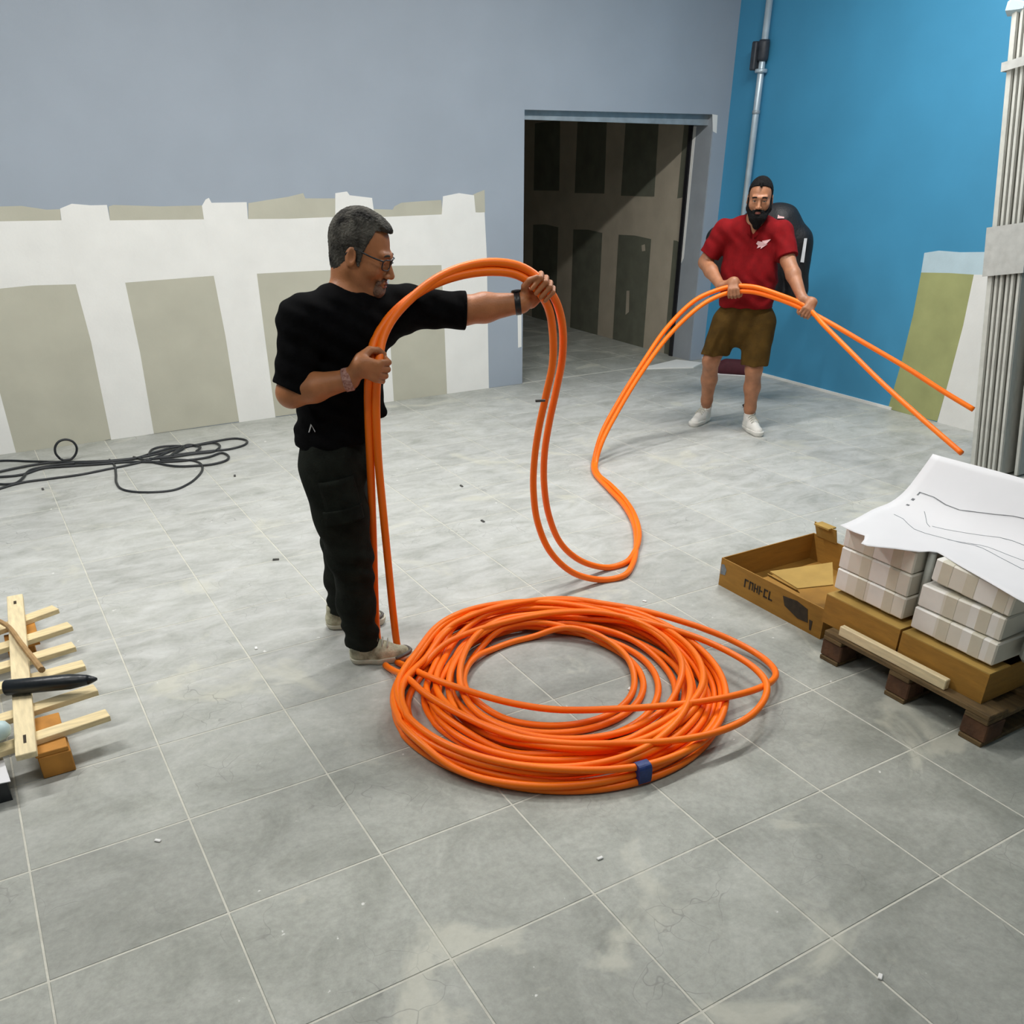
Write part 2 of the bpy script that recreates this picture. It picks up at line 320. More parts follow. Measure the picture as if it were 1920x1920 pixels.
for P in (((1.06,5.948,1.629),(1.142,5.948,1.657),(1.265,5.948,1.644),(1.371,5.948,1.644),(1.37,5.948,1.521),(1.388,5.948,1.132),(1.394,5.948,0.632),(1.375,5.948,0.001),(1.05,5.948,-0.004),(1.065,5.948,0.741),(1.049,5.948,1.142),(1.047,5.948,1.515)),
          ((2.034,5.948,1.622),(2.068,5.948,1.664),(2.094,5.948,1.674),(2.108,5.948,1.641),(2.373,5.948,1.639),(2.363,5.948,1.489),(2.379,5.948,1.139),(2.376,5.948,0.622),(2.377,5.948,0),(2.065,5.948,-0.003),(2.06,5.948,0.691),(2.041,5.948,1.143),(2.033,5.948,1.5)),
          ((3.071,5.948,1.497),(3.091,5.948,1.687),(3.191,5.948,1.697),(3.211,5.948,1.67),(3.403,5.948,1.647),(3.41,5.948,1.558),(3.491,5.948,1.127),(3.482,5.948,0.521),(3.48,5.948,-0.02),(3.037,5.948,-0.002),(3.014,5.948,0.564),(3.006,5.948,1.132)),
          ((4.027,5.948,1.476),(4.049,5.948,1.646),(4.203,5.948,1.667),(4.348,5.948,1.648),(4.361,5.948,1.516),(4.451,5.948,1.51),(4.462,5.948,1.163),(4.469,5.948,0.431),(4.47,5.948,-0.006),(4.025,5.948,-0.043),(4.021,5.948,0.565),(4.012,5.948,1.112)),
          ((0.226,5.948,0.636),(0.379,5.948,0.506),(0.372,5.948,-0.007),(0.194,5.948,-0.004))):
    bw('joint_strip', P, .0034, M['plaster'])
bw('plaster_patch', ((4.795,5.948,0.642),(4.836,5.948,0.648),(4.839,5.948,0.348),(4.803,5.948,0.342)), .002, M['plaster'])
bw('plaster_patch', ((6.959,5.948,2.286),(7.027,5.948,2.279),(7.037,5.948,2.129),(6.987,5.948,2.146)), .002, M['plaster'])
# doorway: steel header set into the opening, corner bead on the right reveal
bw('door_header', [(DX0, YB+.12, DZ), (DX1, YB+.12, DZ), (DX1, YB+.12, 2.195), (DX0, YB+.12, 2.215)], .05, M['steel'])
obj('reveal_panel', bxx(DX1-.012, DX1, YB+.004, YB+WT, 0, DZ), M['grey_dark'], wall_back)
obj('corner_bead', slab([(DX1-.013, YB+.235, 2.19), (DX1-.013, YB+.275, 2.19), (DX1-.013, YB+.275, .95), (DX1-.013, YB+.245, 1.0)], NR, .004), M['plaster'], wall_back)
obj('door_gap', bxx(DX1-.03, DX1, YB+WT, YB+WT+.05, 0, 2.2), M['frame_metal'], wall_back)
obj('threshold', slab(((6.221,5.879,0),(6.868,6.027,0),(7.01,5.756,0),(6.78,5.646,0)), (0, 0, 1), .012), M['plaster'], floor)
# corridor wall: boards darkened to paint in the dim light, between beige joints
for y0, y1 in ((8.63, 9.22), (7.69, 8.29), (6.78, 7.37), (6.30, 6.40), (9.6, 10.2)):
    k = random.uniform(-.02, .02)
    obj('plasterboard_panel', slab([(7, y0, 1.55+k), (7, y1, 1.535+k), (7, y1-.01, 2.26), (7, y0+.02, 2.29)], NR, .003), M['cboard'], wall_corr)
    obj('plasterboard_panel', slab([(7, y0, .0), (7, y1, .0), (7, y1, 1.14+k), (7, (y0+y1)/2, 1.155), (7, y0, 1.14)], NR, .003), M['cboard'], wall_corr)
for q in (((7,7.155,0.571),(7,7.105,0.577),(7,7.089,0.347),(7,7.146,0.31)), ((7,6.937,1.066),(7,6.882,1.081),(7,6.864,1.017),(7,6.92,1.007))):
    obj('plaster_smear', slab(V(q)-V(.003, 0, 0), NR, .002), M['ccomp'], wall_corr)
# unpainted patch on the blue wall, thin pale strip along its foot
rw('primer_band', ((7.173,3.463,1.271),(7.173,3.336,1.298),(7.173,3.144,1.302),(7.173,2.706,1.342),(7.173,2.658,1.185),(7.173,2.98,1.156),(7.173,3.195,1.146),(7.173,3.453,1.124)), .002, M['primer'])
rw('plasterboard_panel', ((7.173,3.453,1.124),(7.173,3.195,1.146),(7.173,2.98,1.156),(7.173,2.964,0.782),(7.173,2.971,0.363),(7.173,2.987,0.006),(7.173,3.291,0),(7.173,3.489,0.003),(7.173,3.455,0.404),(7.173,3.442,0.798)), .002, M['greenboard'])
rw('joint_strip', ((7.173,2.98,1.156),(7.173,2.658,1.185),(7.173,2.532,0.488),(7.173,2.521,-0.006),(7.173,2.984,-0.003),(7.173,2.971,0.363),(7.173,2.964,0.782)), .0026, M['plaster'])
t = struct('baseboard_right', bxx(XR-.012, XR, 3.45, YB, 0, .022), M['plaster'])
# pipe in the corner
p = thing('wall_pipe', 'pale vertical pipe with dark couplings in the corner on the blue wall', 'pipe', (7.12, 5.53, .3))
obj('pipe', tube([(7.12, 5.53, .3), (7.12, 5.53, CEIL)], .03, 16), M['metal_pipe'], p, True)
for z, h, r, m in ((2.69, .16, .05, 'dark_clamp'), (2.60, .03, .056, 'metal_pipe'), (2.28, .03, .036, 'steel'), (1.1, .03, .036, 'steel')):
    obj('coupling', lathe([(r*.9, 0), (r, h*.15), (r, h*.85), (r*.9, h)], (7.12, 5.53, z), np.eye(3)), M[m], p, True)
obj('clamp', bxx(7.05, 7.173, 5.56, 5.62, 2.62, 2.84, .01), M['dark_clamp'], p)
# ---------------------------------------------------------------- orange cable
RC = .0145
coil = thing('cable_coil', 'large orange cable coil lying on the tiled floor', 'cable coil', (2.1, 1.15, 0))
cx, cy = 2.05, 1.085
specs = [(.725, .015, .3), (.683, .012, 3.4), (.640, .015, 3.9), (.595, .015, .8), (.552, .02, 4.6), (.505, .02, .5), (.455, .035, 1.1), (.405, .05, 1.2), (.372, .055, 1.2),
         (.66, .05, 3.2), (.61, .06, .6), (.535, .075, 5.6), (.70, .03, 4.1), (.575, .085, .4), (.645, .065, 2.9), (.49, .09, .2), (.68, .045, 4.9)]
TH = np.linspace(0, 2*math.pi, 150, endpoint=False)
paths = []
for k, (r, e, ph) in enumerate(specs):
    rr = r+.012*np.sin(2*TH+k*1.7)+.007*np.sin(3*TH+k*2.3)
    P = np.stack([rr*np.cos(TH)+e*math.cos(ph), rr*np.sin(TH)+e*math.sin(ph)], 1); R_ = np.linalg.norm(P, axis=1); A_ = np.arctan2(P[:, 1], P[:, 0])
    dip = 1-.28*np.exp(-((A_-2.36)/.48)**2); RN = np.where(R_ > .36, .36+(R_-.36)*dip, R_); P = P*(RN/R_)[:, None]+V(cx, cy); paths.append((P, True))
loopA = spline(((1.552,1.597,0.017),(1.567,1.517,0.02),(1.562,1.31,0.06),(1.662,1.116,0.06),(1.774,0.962,0.06),(1.917,0.829,0.06),(2.078,0.725,0.06),(2.245,0.631,0.06),(2.41,0.566,0.06),(2.583,0.537,0.06),(2.742,0.547,0.06),(2.885,0.613,0.06),(2.951,0.701,0.06),(2.973,0.815,0.06),(2.942,0.954,0.06),(2.849,1.106,0.06),(2.737,1.284,0.06),(2.604,1.446,0.06),(2.457,1.599,0.06),(2.258,1.675,0.06),(2.028,1.687,0.06),(1.798,1.626,0.06),(1.657,1.56,0.06),(1.613,1.617,0.017)), 190)[:, :2]
loopB = spline(((1.495,1.598,0.017),(1.5,1.504,0.02),(1.489,1.209,0.06),(1.554,0.96,0.06),(1.648,0.751,0.06),(1.794,0.606,0.06),(1.964,0.502,0.06),(2.149,0.416,0.06),(2.327,0.379,0.06),(2.504,0.392,0.06),(2.664,0.462,0.06),(2.756,0.549,0.06),(2.796,0.665,0.06),(2.792,0.826,0.06),(2.742,1.019,0.06),(2.633,1.232,0.06),(2.51,1.404,0.06),(2.332,1.503,0.06),(2.121,1.545,0.06),(1.904,1.54,0.06),(1.71,1.495,0.06),(1.596,1.454,0.06),(1.597,1.582,0.017)), 190)[:, :2]
paths += [(loopA, False), (loopB, False)]
PREV = np.zeros((0, 3)); D2 = 2*RC*.97
for k, (P, closed) in enumerate(paths):
    z = np.full(len(P), RC)
    if len(PREV):
        d = np.linalg.norm(P[:, None]-PREV[None, :, :2], axis=2); hh = np.where(d < D2, PREV[None, :, 2]+np.sqrt(np.maximum(D2**2-d*d, 0)), 0)
        z = np.maximum(z, hh.max(1))
    q = 4 if k < len(specs) else 12
    zz = np.max([np.roll(np.pad(z, 30, mode='wrap' if closed else 'edge'), s_) for s_ in range(-q, q+1)], axis=0)[30:-30]
    ker = np.hanning(4*q+3); ker /= ker.sum(); zz = np.convolve(np.pad(zz, 40, mode='wrap' if closed else 'edge'), ker, 'same')[40:-40]
    z = np.maximum(zz, RC); z = np.where(z > .075, .075+(z-.075)*.5, z)
    if not closed:
        e_ = np.minimum(np.arange(len(P)), np.arange(len(P))[::-1]); e_ = np.clip(e_/16, 0, 1); z = RC+(z-RC)*e_*e_*(3-2*e_)
    Q = np.c_[P, z]; PREV = np.concatenate([PREV, Q])
    obj('loop', tube(Q, RC, 10, closed), M['orange'], coil, True)
tp = V((1.977,0.423,0.02))
rad = nrm(V(tp[0]-cx, tp[1]-cy, 0)); tg = V(-rad[1], rad[0], 0)
rel = PREV-tp; near = PREV[(np.abs(rel@tg) < .025)]; rr_ = (near-V(cx, cy, 0))@rad; kp = rr_ > rr_.max()-.05
ra, rb, za, zb = rr_[kp].min()-RC-.004, rr_[kp].max()+RC+.004, near[kp, 2].min()-RC+.0015, near[kp, 2].max()+RC+.004
ctr = V(cx, cy, 0)+rad*(ra+rb)/2+tg*((tp-V(cx, cy, 0))@tg)+V(0, 0, (za+zb)/2)
sg = lambda v: math.copysign(abs(v)**.6, v)
prof = [((rb-ra)/2*sg(math.cos(a)), (zb-za)/2*sg(math.sin(a))) for a in np.linspace(0, 2*math.pi, 24, endpoint=False)]
pv = [ctr+rad*a+V(0, 0, b)+tg*q for q in (-.026, .026) for a, b in prof]
obj('blue_tape', (pv, [(i, (i+1) % 24, 24+(i+1) % 24, 24+i) for i in range(24)]+[tuple(range(24))[::-1], tuple(range(24, 48))]), M['blue_tape'], coil)
S1 = ((1.615,1.698,-0.041),(1.601,1.698,0.028),(1.592,1.699,0.203),(1.583,1.692,0.442),(1.569,1.673,0.718),(1.556,1.65,0.93),(1.549,1.62,1.108),(1.548,1.599,1.204),(1.552,1.572,1.297),(1.598,1.629,1.379),(1.659,1.663,1.445),(1.75,1.683,1.511),(1.858,1.691,1.57),(1.969,1.682,1.608),(2.084,1.655,1.623),(2.182,1.617,1.61),(2.236,1.584,1.58),(2.271,1.552,1.538),(2.339,1.576,1.474),(2.399,1.614,1.372),(2.444,1.673,1.229),(2.465,1.744,1.077),(2.479,1.815,0.916),(2.495,1.876,0.746),(2.526,1.921,0.569),(2.58,1.949,0.382),(2.662,1.955,0.217),(2.791,1.947,0.094),(2.97,1.944,0.017),(3.091,1.949,0.017),(3.228,2.041,0.02),(3.376,2.193,0.03),(3.542,2.445,0.03),(3.69,2.743,0.02),(3.789,3.035,0.017),(3.848,3.262,0.017),(3.962,3.454,0.03),(4.042,3.504,0.154),(4.221,3.56,0.357),(4.458,3.612,0.598),(4.707,3.643,0.821),(4.958,3.637,0.994),(5.104,3.61,1.061),(5.218,3.573,1.09),(5.314,3.475,1.095),(5.43,3.315,1.056),(5.541,3.134,0.991),(5.609,2.946,0.921),(5.685,2.703,0.825),(5.779,2.388,0.702),(5.847,2.112,0.588),(5.9,1.906,0.509))
S2 = ((1.538,1.769,0.014),(1.531,1.761,0.109),(1.533,1.752,0.275),(1.536,1.73,0.513),(1.535,1.702,0.738),(1.531,1.672,0.928),(1.525,1.642,1.085),(1.521,1.614,1.204),(1.523,1.585,1.297),(1.566,1.637,1.371),(1.633,1.67,1.436),(1.725,1.689,1.497),(1.835,1.693,1.548),(1.956,1.68,1.58),(2.081,1.65,1.591),(2.171,1.618,1.58),(2.22,1.589,1.553),(2.254,1.56,1.511),(2.306,1.576,1.446),(2.344,1.602,1.357),(2.378,1.647,1.218),(2.387,1.706,1.071),(2.39,1.763,0.916),(2.398,1.811,0.753),(2.417,1.846,0.584),(2.456,1.864,0.407),(2.534,1.861,0.234),(2.668,1.842,0.095),(2.852,1.83,0.017),(2.975,1.814,0.017),(3.113,1.911,0.017),(3.308,2.13,0.017),(3.49,2.391,0.017),(3.636,2.693,0.017),(3.735,2.992,0.017),(3.85,3.315,0.017),(4.001,3.53,0.035),(4.097,3.585,0.197),(4.267,3.626,0.399),(4.493,3.662,0.642),(4.712,3.686,0.862),(4.946,3.671,1.038),(5.097,3.625,1.1),(5.214,3.576,1.127),(5.315,3.472,1.129),(5.43,3.311,1.085),(5.53,3.146,1.023),(5.518,2.937,0.922),(5.501,2.68,0.803),(5.472,2.347,0.655),(5.443,1.992,0.514),(5.4,1.598,0.372))
for P, lab in ((S1, 'orange cable held by both men, strand ending higher at the right'), (S2, 'orange cable held by both men, strand ending lower at the right')):
    c = thing('orange_cable', lab, 'cable', P[0], 'twin orange cable runs')
    obj('sheath', tube(spline(P, 420), .0165, 12), M['orange'], c, True)
    if P is S2: obj('cable_tag', beam((2.213,1.518,1.105), (2.25,1.502,1.106), .012, .008), M['chip'], c)
# ---------------------------------------------------------------- black cables by the back wall
bc = thing('black_cable', 'tangled black cable on the floor along the unpainted wall', 'cable', (.9, 5.4, 0))
zz = lambda L: [(q[0], q[1], q[2]) for q in L]
runs = [((-0.02,5.766,0.008),(0.254,5.751,0.008),(0.454,5.62,0.008),(0.654,5.489,0.008),(0.927,5.359,0.008),(1.144,5.322,0.008),(1.303,5.351,0.008),(1.514,5.417,0.008),(1.727,5.457,0.008),(1.895,5.46,0.008),(1.959,5.356,0.008),(1.912,5.251,0.008),(1.782,5.197,0.008),(1.628,5.224,0.008),(1.476,5.25,0.008),(1.32,5.249,0.008),(1.168,5.248,0.008)),
 ((-0.035,5.344,0.012),(0.235,5.464,0.012),(0.445,5.51,0.012),(0.62,5.494,0.012),(0.75,5.389,0.012),(0.921,5.319,0.012),(1.103,5.301,0.012),(1.272,5.385,0.012),(1.441,5.444,0.012),(1.596,5.419,0.012),(1.717,5.414,0.012),(1.737,5.304,0.012),(1.66,5.19,0.012),(1.504,5.203,0.012),(1.349,5.202,0.012),(1.205,5.242,0.012)),
 ((-0.03,5.491,0.01),(0.225,5.342,0.01),(0.358,5.318,0.01),(0.503,5.398,0.01),(0.674,5.355,0.01),(0.88,5.292,0.01),(1.056,5.247,0.01),(1.224,5.15,0.01),(1.398,5.078,0.01),(1.589,5.07,0.01),(1.702,5.126,0.01),(1.726,5.021,0.01),(1.685,4.926,0.01),(1.581,4.884,0.01),(1.471,4.905,0.01),(1.336,4.97,0.01),(1.221,5.137,0.01),(1.112,5.348,0.01)),
 ((0.011,4.963,0.008),(0.206,5.078,0.008),(0.341,5.138,0.008),(0.508,5.131,0.008),(0.712,5.119,0.008),(0.894,5.15,0.008),(1.043,5.176,0.008),(1.202,5.229,0.008),(1.384,5.366,0.008),(1.521,5.445,0.008)),
 ((0.949,5.383,0.006),(0.957,5.233,0.006),(0.929,4.999,0.006),(0.902,4.817,0.006),(0.91,4.662,0.006),(0.968,4.566,0.006),(1.074,4.493,0.006),(1.206,4.464,0.006),(1.317,4.537,0.006),(1.413,4.664,0.006),(1.483,4.814,0.006),(1.502,4.973,0.006),(1.454,5.075,0.006),(1.372,5.137,0.006),(1.27,5.196,0.006)),
 ((1.216,5.333,0.014),(1.267,5.458,0.014),(1.334,5.498,0.014),(1.446,5.465,0.014),(1.493,5.406,0.014),(1.409,5.297,0.014),(1.344,5.213,0.014),(1.415,5.325,0.014),(1.531,5.449,0.014),(1.598,5.345,0.014),(1.547,5.248,0.014)),
 ((0.016,5.066,0.012),(0.182,5.179,0.012),(0.244,5.143,0.012),(0.303,5.134,0.012),(0.366,5.253,0.012),(0.386,5.322,0.012),(0.434,5.403,0.012),(0.577,5.432,0.012),(0.717,5.409,0.012))]
for r in runs: obj('cable_run', tube(spline(r, 120), .0085, 8), M['black_rubber'], bc, True)
ring = ((0.634,5.528,0.024),(0.615,5.528,0.067),(0.623,5.528,0.113),(0.656,5.528,0.148),(0.704,5.528,0.156),(0.746,5.528,0.134),(0.762,5.528,0.092),(0.748,5.528,0.047),(0.711,5.528,0.012),(0.669,5.528,0.003))
rp = spline(list(ring)+[ring[0]], 60); rp[:, 2] = np.maximum(rp[:, 2], .009)
obj('cable_run', tube(rp, .0085, 8), M['black_rubber'], bc, True)
# ---------------------------------------------------------------- pallet, trays, packages, plan
pal = thing('pallet', 'dark weathered wooden pallet under the white packages', 'pallet', (3.86, .29, 0))
PX0, PX1, PY0, PY1 = 3.235, 4.435, -.13, .68
for k in range(5):
    x = PX0+.06+k*(PX1-PX0-.12)/4
    obj('deck_board', bxx(x-.06, x+.06, PY0, PY1, .122, .144, .003), M['pallet'], pal)
for y in (PY0+.05, (PY0+PY1)/2, PY1-.05):
    obj('stringer_board', bxx(PX0, PX1, y-.05, y+.05, .1, .122, .003), M['pallet'], pal)
    obj('bottom_board', bxx(PX0, PX1, y-.05, y+.05, 0, .02, .003), M['pallet'], pal)
    for x in (PX0+.06, (PX0+PX1)/2, PX1-.06):
        obj('block', bxx(x-.055, x+.055, y-.055, y+.055, .02, .1, .005), M['block'], pal)
def tray(name, lab, x0, x1, y0, y1, z0, h, group=None, lip=True):
    t = thing(name, lab, 'cardboard box', ((x0+x1)/2, (y0+y1)/2, z0), group); th = .006
    obj('tray_base', bxx(x0, x1, y0, y1, z0, z0+th), M['cardboard'], t)
    obj('side_wall', bxx(x0, x0+th, y0, y1, z0+th, z0+h), M['cardboard'], t); obj('side_wall', bxx(x1-th, x1, y0, y1, z0+th, z0+h), M['cardboard'], t)
    obj('side_wall', bxx(x0+th, x1-th, y0, y0+th, z0+th, z0+h), M['cardboard'], t); obj('side_wall', bxx(x0+th, x1-th, y1-th, y1, z0+th, z0+h), M['cardboard'], t)
    if lip: obj('folded_rim', bxx(x0, x0+.13, y0, y1, z0+h, z0+h+.005), M['card_lit'], t)
    return t
tray('cardboard_tray', 'brown cardboard tray under the left stack of white packages', 3.285, 3.85, .352, .745, .145, .135, 'cardboard trays on the pallet')
tray('cardboard_tray', 'brown cardboard tray under the right stack of white packages', 3.285, 3.85, -.055, .342, .145, .13, 'cardboard trays on the pallet')
def package(c, s, lab, yaw=0., tilt=0.):
    t = thing('white_package', lab, 'package', (c[0], c[1], c[2]-s[2]/2), 'white packages stacked on the pallet')
    R = np.array(Matrix.Rotation(yaw, 3, 'Z')@Matrix.Rotation(tilt, 3, 'X'))
    obj('carton', box(c, s, R, .006), M['film'], t)
    for q in (-.27, .12) if lab[-1] in 'kd' else (-.36, .02, .34):
        obj('tape_strip', box(V(c)+R@V(0, q*s[1], 0), (s[0]+.002, .06, s[2]+.002), R, .006), M['pack_tape'], t)
    return t
for k, lab in enumerate(('white taped package at the bottom of the left stack', 'white taped package in the middle of the left stack', 'white taped package at the top of the left stack')):
    package((3.575+.004*k, .565+.006*k, .352+.1*k), (.50, .365-.004*k, .098), lab, .01*(k-1))
for k, lab in enumerate(('white taped package at the bottom of the right stack', 'white taped package in the middle of the right stack, pushed forward', 'white taped package at the top of the right stack, slanting')):
    package((3.58+.012*(k-1), .148+.012*(k == 1)-.012*(k == 2), .342+.1*k+.01*(k == 2)), (.50, .375-.012*k, .096), lab, (-.015, .02, -.03)[k], (0, 0, .035)[k])
pp = thing('film_pipe', 'grey plastic tube standing between the two package stacks', 'tube', (3.42, .368, .3))
obj('tube_body', tube([(3.40, .364, .302), (3.40, .37, .60)], .017, 14), M['film_grey'], pp, True)
obj('end_cap', tube([(3.40, .37, .60), (3.40, .37, .606)], .0185, 14), M['steel'], pp, True)
bag = bxx(3.42, 3.84, -.125, -.06, .30, .40, .02)
tag(obj('grey_sachet', bag, M['film_grey'], loc=(3.6, -.09, .3)), 'pale grey plastic bag bulging beside the right stack of packages', 'bag')
bc2 = thing('cardboard_box', 'narrow cardboard box standing behind the white packages under the raised plan', 'cardboard box', (3.94, .28, .145))
obj('carton', bxx(3.895, 3.985, -.1, .68, .145, .772, .004), M['cardboard'], bc2)
obj('tape_strip', bxx(3.92, 3.96, -.101, .681, .146, .774), M['clear_tape'], bc2)
wb = tag(obj('wooden_bar', beam((3.259,0.614,0.168), (3.26,0.08,0.168), .028, .046, ch=.003), M['pine2'], loc=(3.25, .33, .145)), 'pale pine bar lying along the front edge of the dark pallet', 'wood')
# plan sheet: lies over the stacks, its rear half raised on the box behind
plan = thing('paper_plan', 'large white printed plan sheet spread over the packages', 'paper', (3.6, .35, .6))
NU, NVv = 30, 26
front = spline(((3.286,0.752,0.607),(3.274,0.668,0.607),(3.279,0.61,0.607),(3.194,0.555,0.607),(3.278,0.454,0.607),(3.347,0.376,0.607),(3.39,0.364,0.607),(3.353,0.217,0.607),(3.31,0.052,0.607),(3.266,-0.102,0.607),(3.29,-0.42,0.56)), NU)
edge_l = [(.0, .62), (.5, .7), (1, .815)]
prof_x = spline([(3.33, 0, .613), (3.5, 0, .614), (3.66, 0, .622), (3.75, 0, .664), (3.82, 0, .735), (3.892, 0, .818)], NVv)
pv = []
for i in range(NU):
    F0 = front[i]; u = i/(NU-1)
    y_back = .80+(-.52-.80)*u
    for j in range(NVv):
        s = j/(NVv-1); q = prof_x[j]; x = F0[0]+(q[0]-prof_x[0][0])*(3.892-F0[0])/(3.892-prof_x[0][0])
        k = min(1, max(0, (x-F0[0])/.35)); k = k*k*(3-2*k); y = F0[1]*(1-k)+y_back*k
        z = F0[2]*(1-k)+np.interp(x, prof_x[:, 0], prof_x[:, 2])*k+.004*math.sin(9*u+5*s)*(.3+k)
        if k < 1: z = max(z, F0[2]-.0)
        if 0 < u < .1: z += 0
        pv.append((x, y, z))
pf = [(i*NVv+j, i*NVv+j+1, (i+1)*NVv+j+1, (i+1)*NVv+j) for i in range(NU-1) for j in range(NVv-1)]
PVA = np.array(pv).reshape(NU, NVv, 3)
sh = obj('sheet', (pv, pf), M['paper'], plan, True)
so = sh.modifiers.new('thickness', 'SOLIDIFY'); so.thickness = .0012; so.offset = -1
def sheet_pt(u, s):
    a = u*(NU-1); b = s*(NVv-1); i = min(int(a), NU-2); j = min(int(b), NVv-2); fa, fb = a-i, b-j
    return PVA[i, j]*(1-fa)*(1-fb)+PVA[i+1, j]*fa*(1-fb)+PVA[i, j+1]*(1-fa)*fb+PVA[i+1, j+1]*fa*fb
def ink(a, b, wd=.0035, n=14):
    P = np.array([sheet_pt(a[0]+(b[0]-a[0])*t, a[1]+(b[1]-a[1])*t) for t in np.linspace(0, 1, n)])+V(0, 0, .0022)
    d = nrm(P[-1]-P[0]); sd = nrm(np.cross(d, (0, 0, 1)))*wd/2
    v = np.concatenate([P-sd, P+sd, P-sd-V(0, 0, .0012), P+sd-V(0, 0, .0012)]); f = []
    for i in range(n-1): f += [(i, i+1, n+i+1, n+i), (2*n+i, 3*n+i, 3*n+i+1, 2*n+i+1), (i, 2*n+i, 2*n+i+1, i+1), (n+i, n+i+1, 3*n+i+1, 3*n+i)]
    return v, f
obj('printed_line', join(ink((.05, .73), (.75, .73), .006), ink((.05, .73), (.05, .70), .008, 4), ink((.05, .665), (.05, .645), .014, 3), ink((.055, .60), (.055, .585), .014, 3)), M['line'], plan)
obj('printed_line', join(ink((.07, .42), (.58, .30), .0025), ink((.58, .30), (.66, .52), .0025), ink((.2, .52), (.7, .56), .002), ink((.3, .36), (.7, .42), .002), ink((.12, .60), (.2, .50), .002)), M['sticker'], plan)
# open carton on the floor left of the pallet
ob = thing('open_carton', 'low open brown cardboard carton on the floor left of the pallet', 'cardboard box', (3.7, 1.15, 0))
BX0, BX1, BY0, BY1, BH = 3.37, 4.05, .80, 1.50, .155
th = .006
obj('carton_base', bxx(BX0, BX1, BY0, BY1, 0, th), M['cardboard'], ob)  # darker cardboard tone here stands in for the shade inside
fw = obj('side_wall', bxx(BX0, BX0+th, BY0, BY1, th, BH), M['cardboard'], ob)
for a in (bxx(BX1-th, BX1, BY0, BY1, th, BH), bxx(BX0+th, BX1-th, BY1-th, BY1, th, BH), bxx(BX0+th, BX1-th, BY0, BY0+th, th, BH)):
    obj('side_wall', a, M['cardboard'], ob)
obj('flap', slab(((3.427,1.216,0.17),(3.727,1.091,0.2),(3.544,0.919,0.19),(3.407,1.012,0.165)), (0, 0, 1), .006), M['card_lit'], ob)
obj('flap', slab(((3.419,1.219,0.165),(3.412,1.015,0.16),(3.43,1.011,0.14),(3.426,1.215,0.15)), (-1, 0, 0), .006), M['card_lit'], ob)
obj('corner_tab', slab([(4.046, 1.47, .15), (4.046, 1.33, .15), (4.02, 1.33, .235), (4.02, 1.48, .235)], (-1, 0, 0), .006), M['card_lit'], ob)
obj('corner_tab', bxx(3.99, 4.05, 1.36, 1.46, .228, .236), M['card_lit'], ob)
glyph = []
def pf_(y, z, w_, h): return box((BX0-.0012, y, z), (.0016, w_, h))
y = 1.315
for k, (w_, parts) in enumerate(((.03, ('v', 't')), (.03, ('v', 't', 'r')), (.03, ('v', 'm', 'r')), (.03, ('v', 'm')), (.03, ('v', 't', 'b')), (.03, ('v', 'b')))):
    if 'v' in parts: glyph.append(pf_(y, .085, .008, .045))
    if 't' in parts: glyph.append(pf_(y-.011, .103, .022, .008))
    if 'm' in parts: glyph.append(pf_(y-.011, .085, .018, .007))
    if 'b' in parts: glyph.append(pf_(y-.011, .066, .022, .008))
    if 'r' in parts: glyph.append(pf_(y-.02, .085, .007, .04))
    y -= .034
obj('printed_mark', join(*glyph), M['ink'], fw)
obj('printed_mark', join(slab([(BX0, 1.06, .12), (BX0, .97, .13), (BX0, .9, .115), (BX0, .885, .05), (BX0, .95, .045), (BX0, 1.04, .075)], (-1, 0, 0), .0015), slab([(BX0, .88, .07), (BX0, .86, .07), (BX0, .86, .02), (BX0, .87, .02)], (-1, 0, 0), .0015)), M['ink'], fw)
obj('sticker', slab([(BX0, 1.495, .12), (BX0, 1.475, .125), (BX0, 1.455, .10), (BX0, 1.46, .07), (BX0, 1.495, .065)], (-1, 0, 0), .0015), M['sticker'], fw)
# ---------------------------------------------------------------- standing boards at the right
LEAN = nrm(V(0, .505, 2.68)); NBd = nrm(np.cross(LEAN, (1, 0, 0))); NBd = NBd if NBd[1] < 0 else -NBd
RB = np.stack([V(1, 0, 0), np.cross(LEAN, V(1, 0, 0)), LEAN], 1)
base0 = V(6.3, 2.045, .03); ordn = ['rearmost', 'second from the rear', 'third from the rear', 'fourth from the rear', 'fifth from the rear', 'sixth from the rear']
for k in range(6):
    wide = .62; thk = .036 if k else .05; x0 = 6.3+(.0, .012, .004, .01, .0, .006)[k]
    Lh = 2.79-(.0, .0, .02, .01, .03, .0)[k]
    b0 = base0+NBd*(.041*k)
    b0 = b0-LEAN*((b0[2]-.022)/LEAN[2])*0; b0[2] = .012
    t = thing('panel_board', 'pale grey board in the leaning upright pack, '+ordn[k], 'board', (x0+wide/2, b0[1], 0), 'boards leaning in an upright pack')
    obj('core', box(V(x0+wide/2, b0[1], b0[2])+LEAN*Lh/2, (wide, thk-.008, Lh), RB, .003), M['strip_board'], t)
    obj('edge_strip', box(V(x0-.004, b0[1], b0[2])+LEAN*Lh/2, (.008, thk-.016, Lh), RB, .003), M['board_edge'], t)
b0 = base0+NBd*(.041*6+.03); b0[2] = .012
t = thing('panel_board', 'wide grey board standing in front of the upright pack at the right edge', 'board', (6.8, b0[1], 0))
obj('core', box(V(6.40+.36, b0[1], b0[2])+LEAN*1.2, (.72, .03, 2.4), RB, .003), M['strip_board'], t)
obj('edge_strip', box(V(6.396, b0[1], b0[2])+LEAN*1.2, (.008, .024, 2.4), RB, .003), M['board_edge'], t)
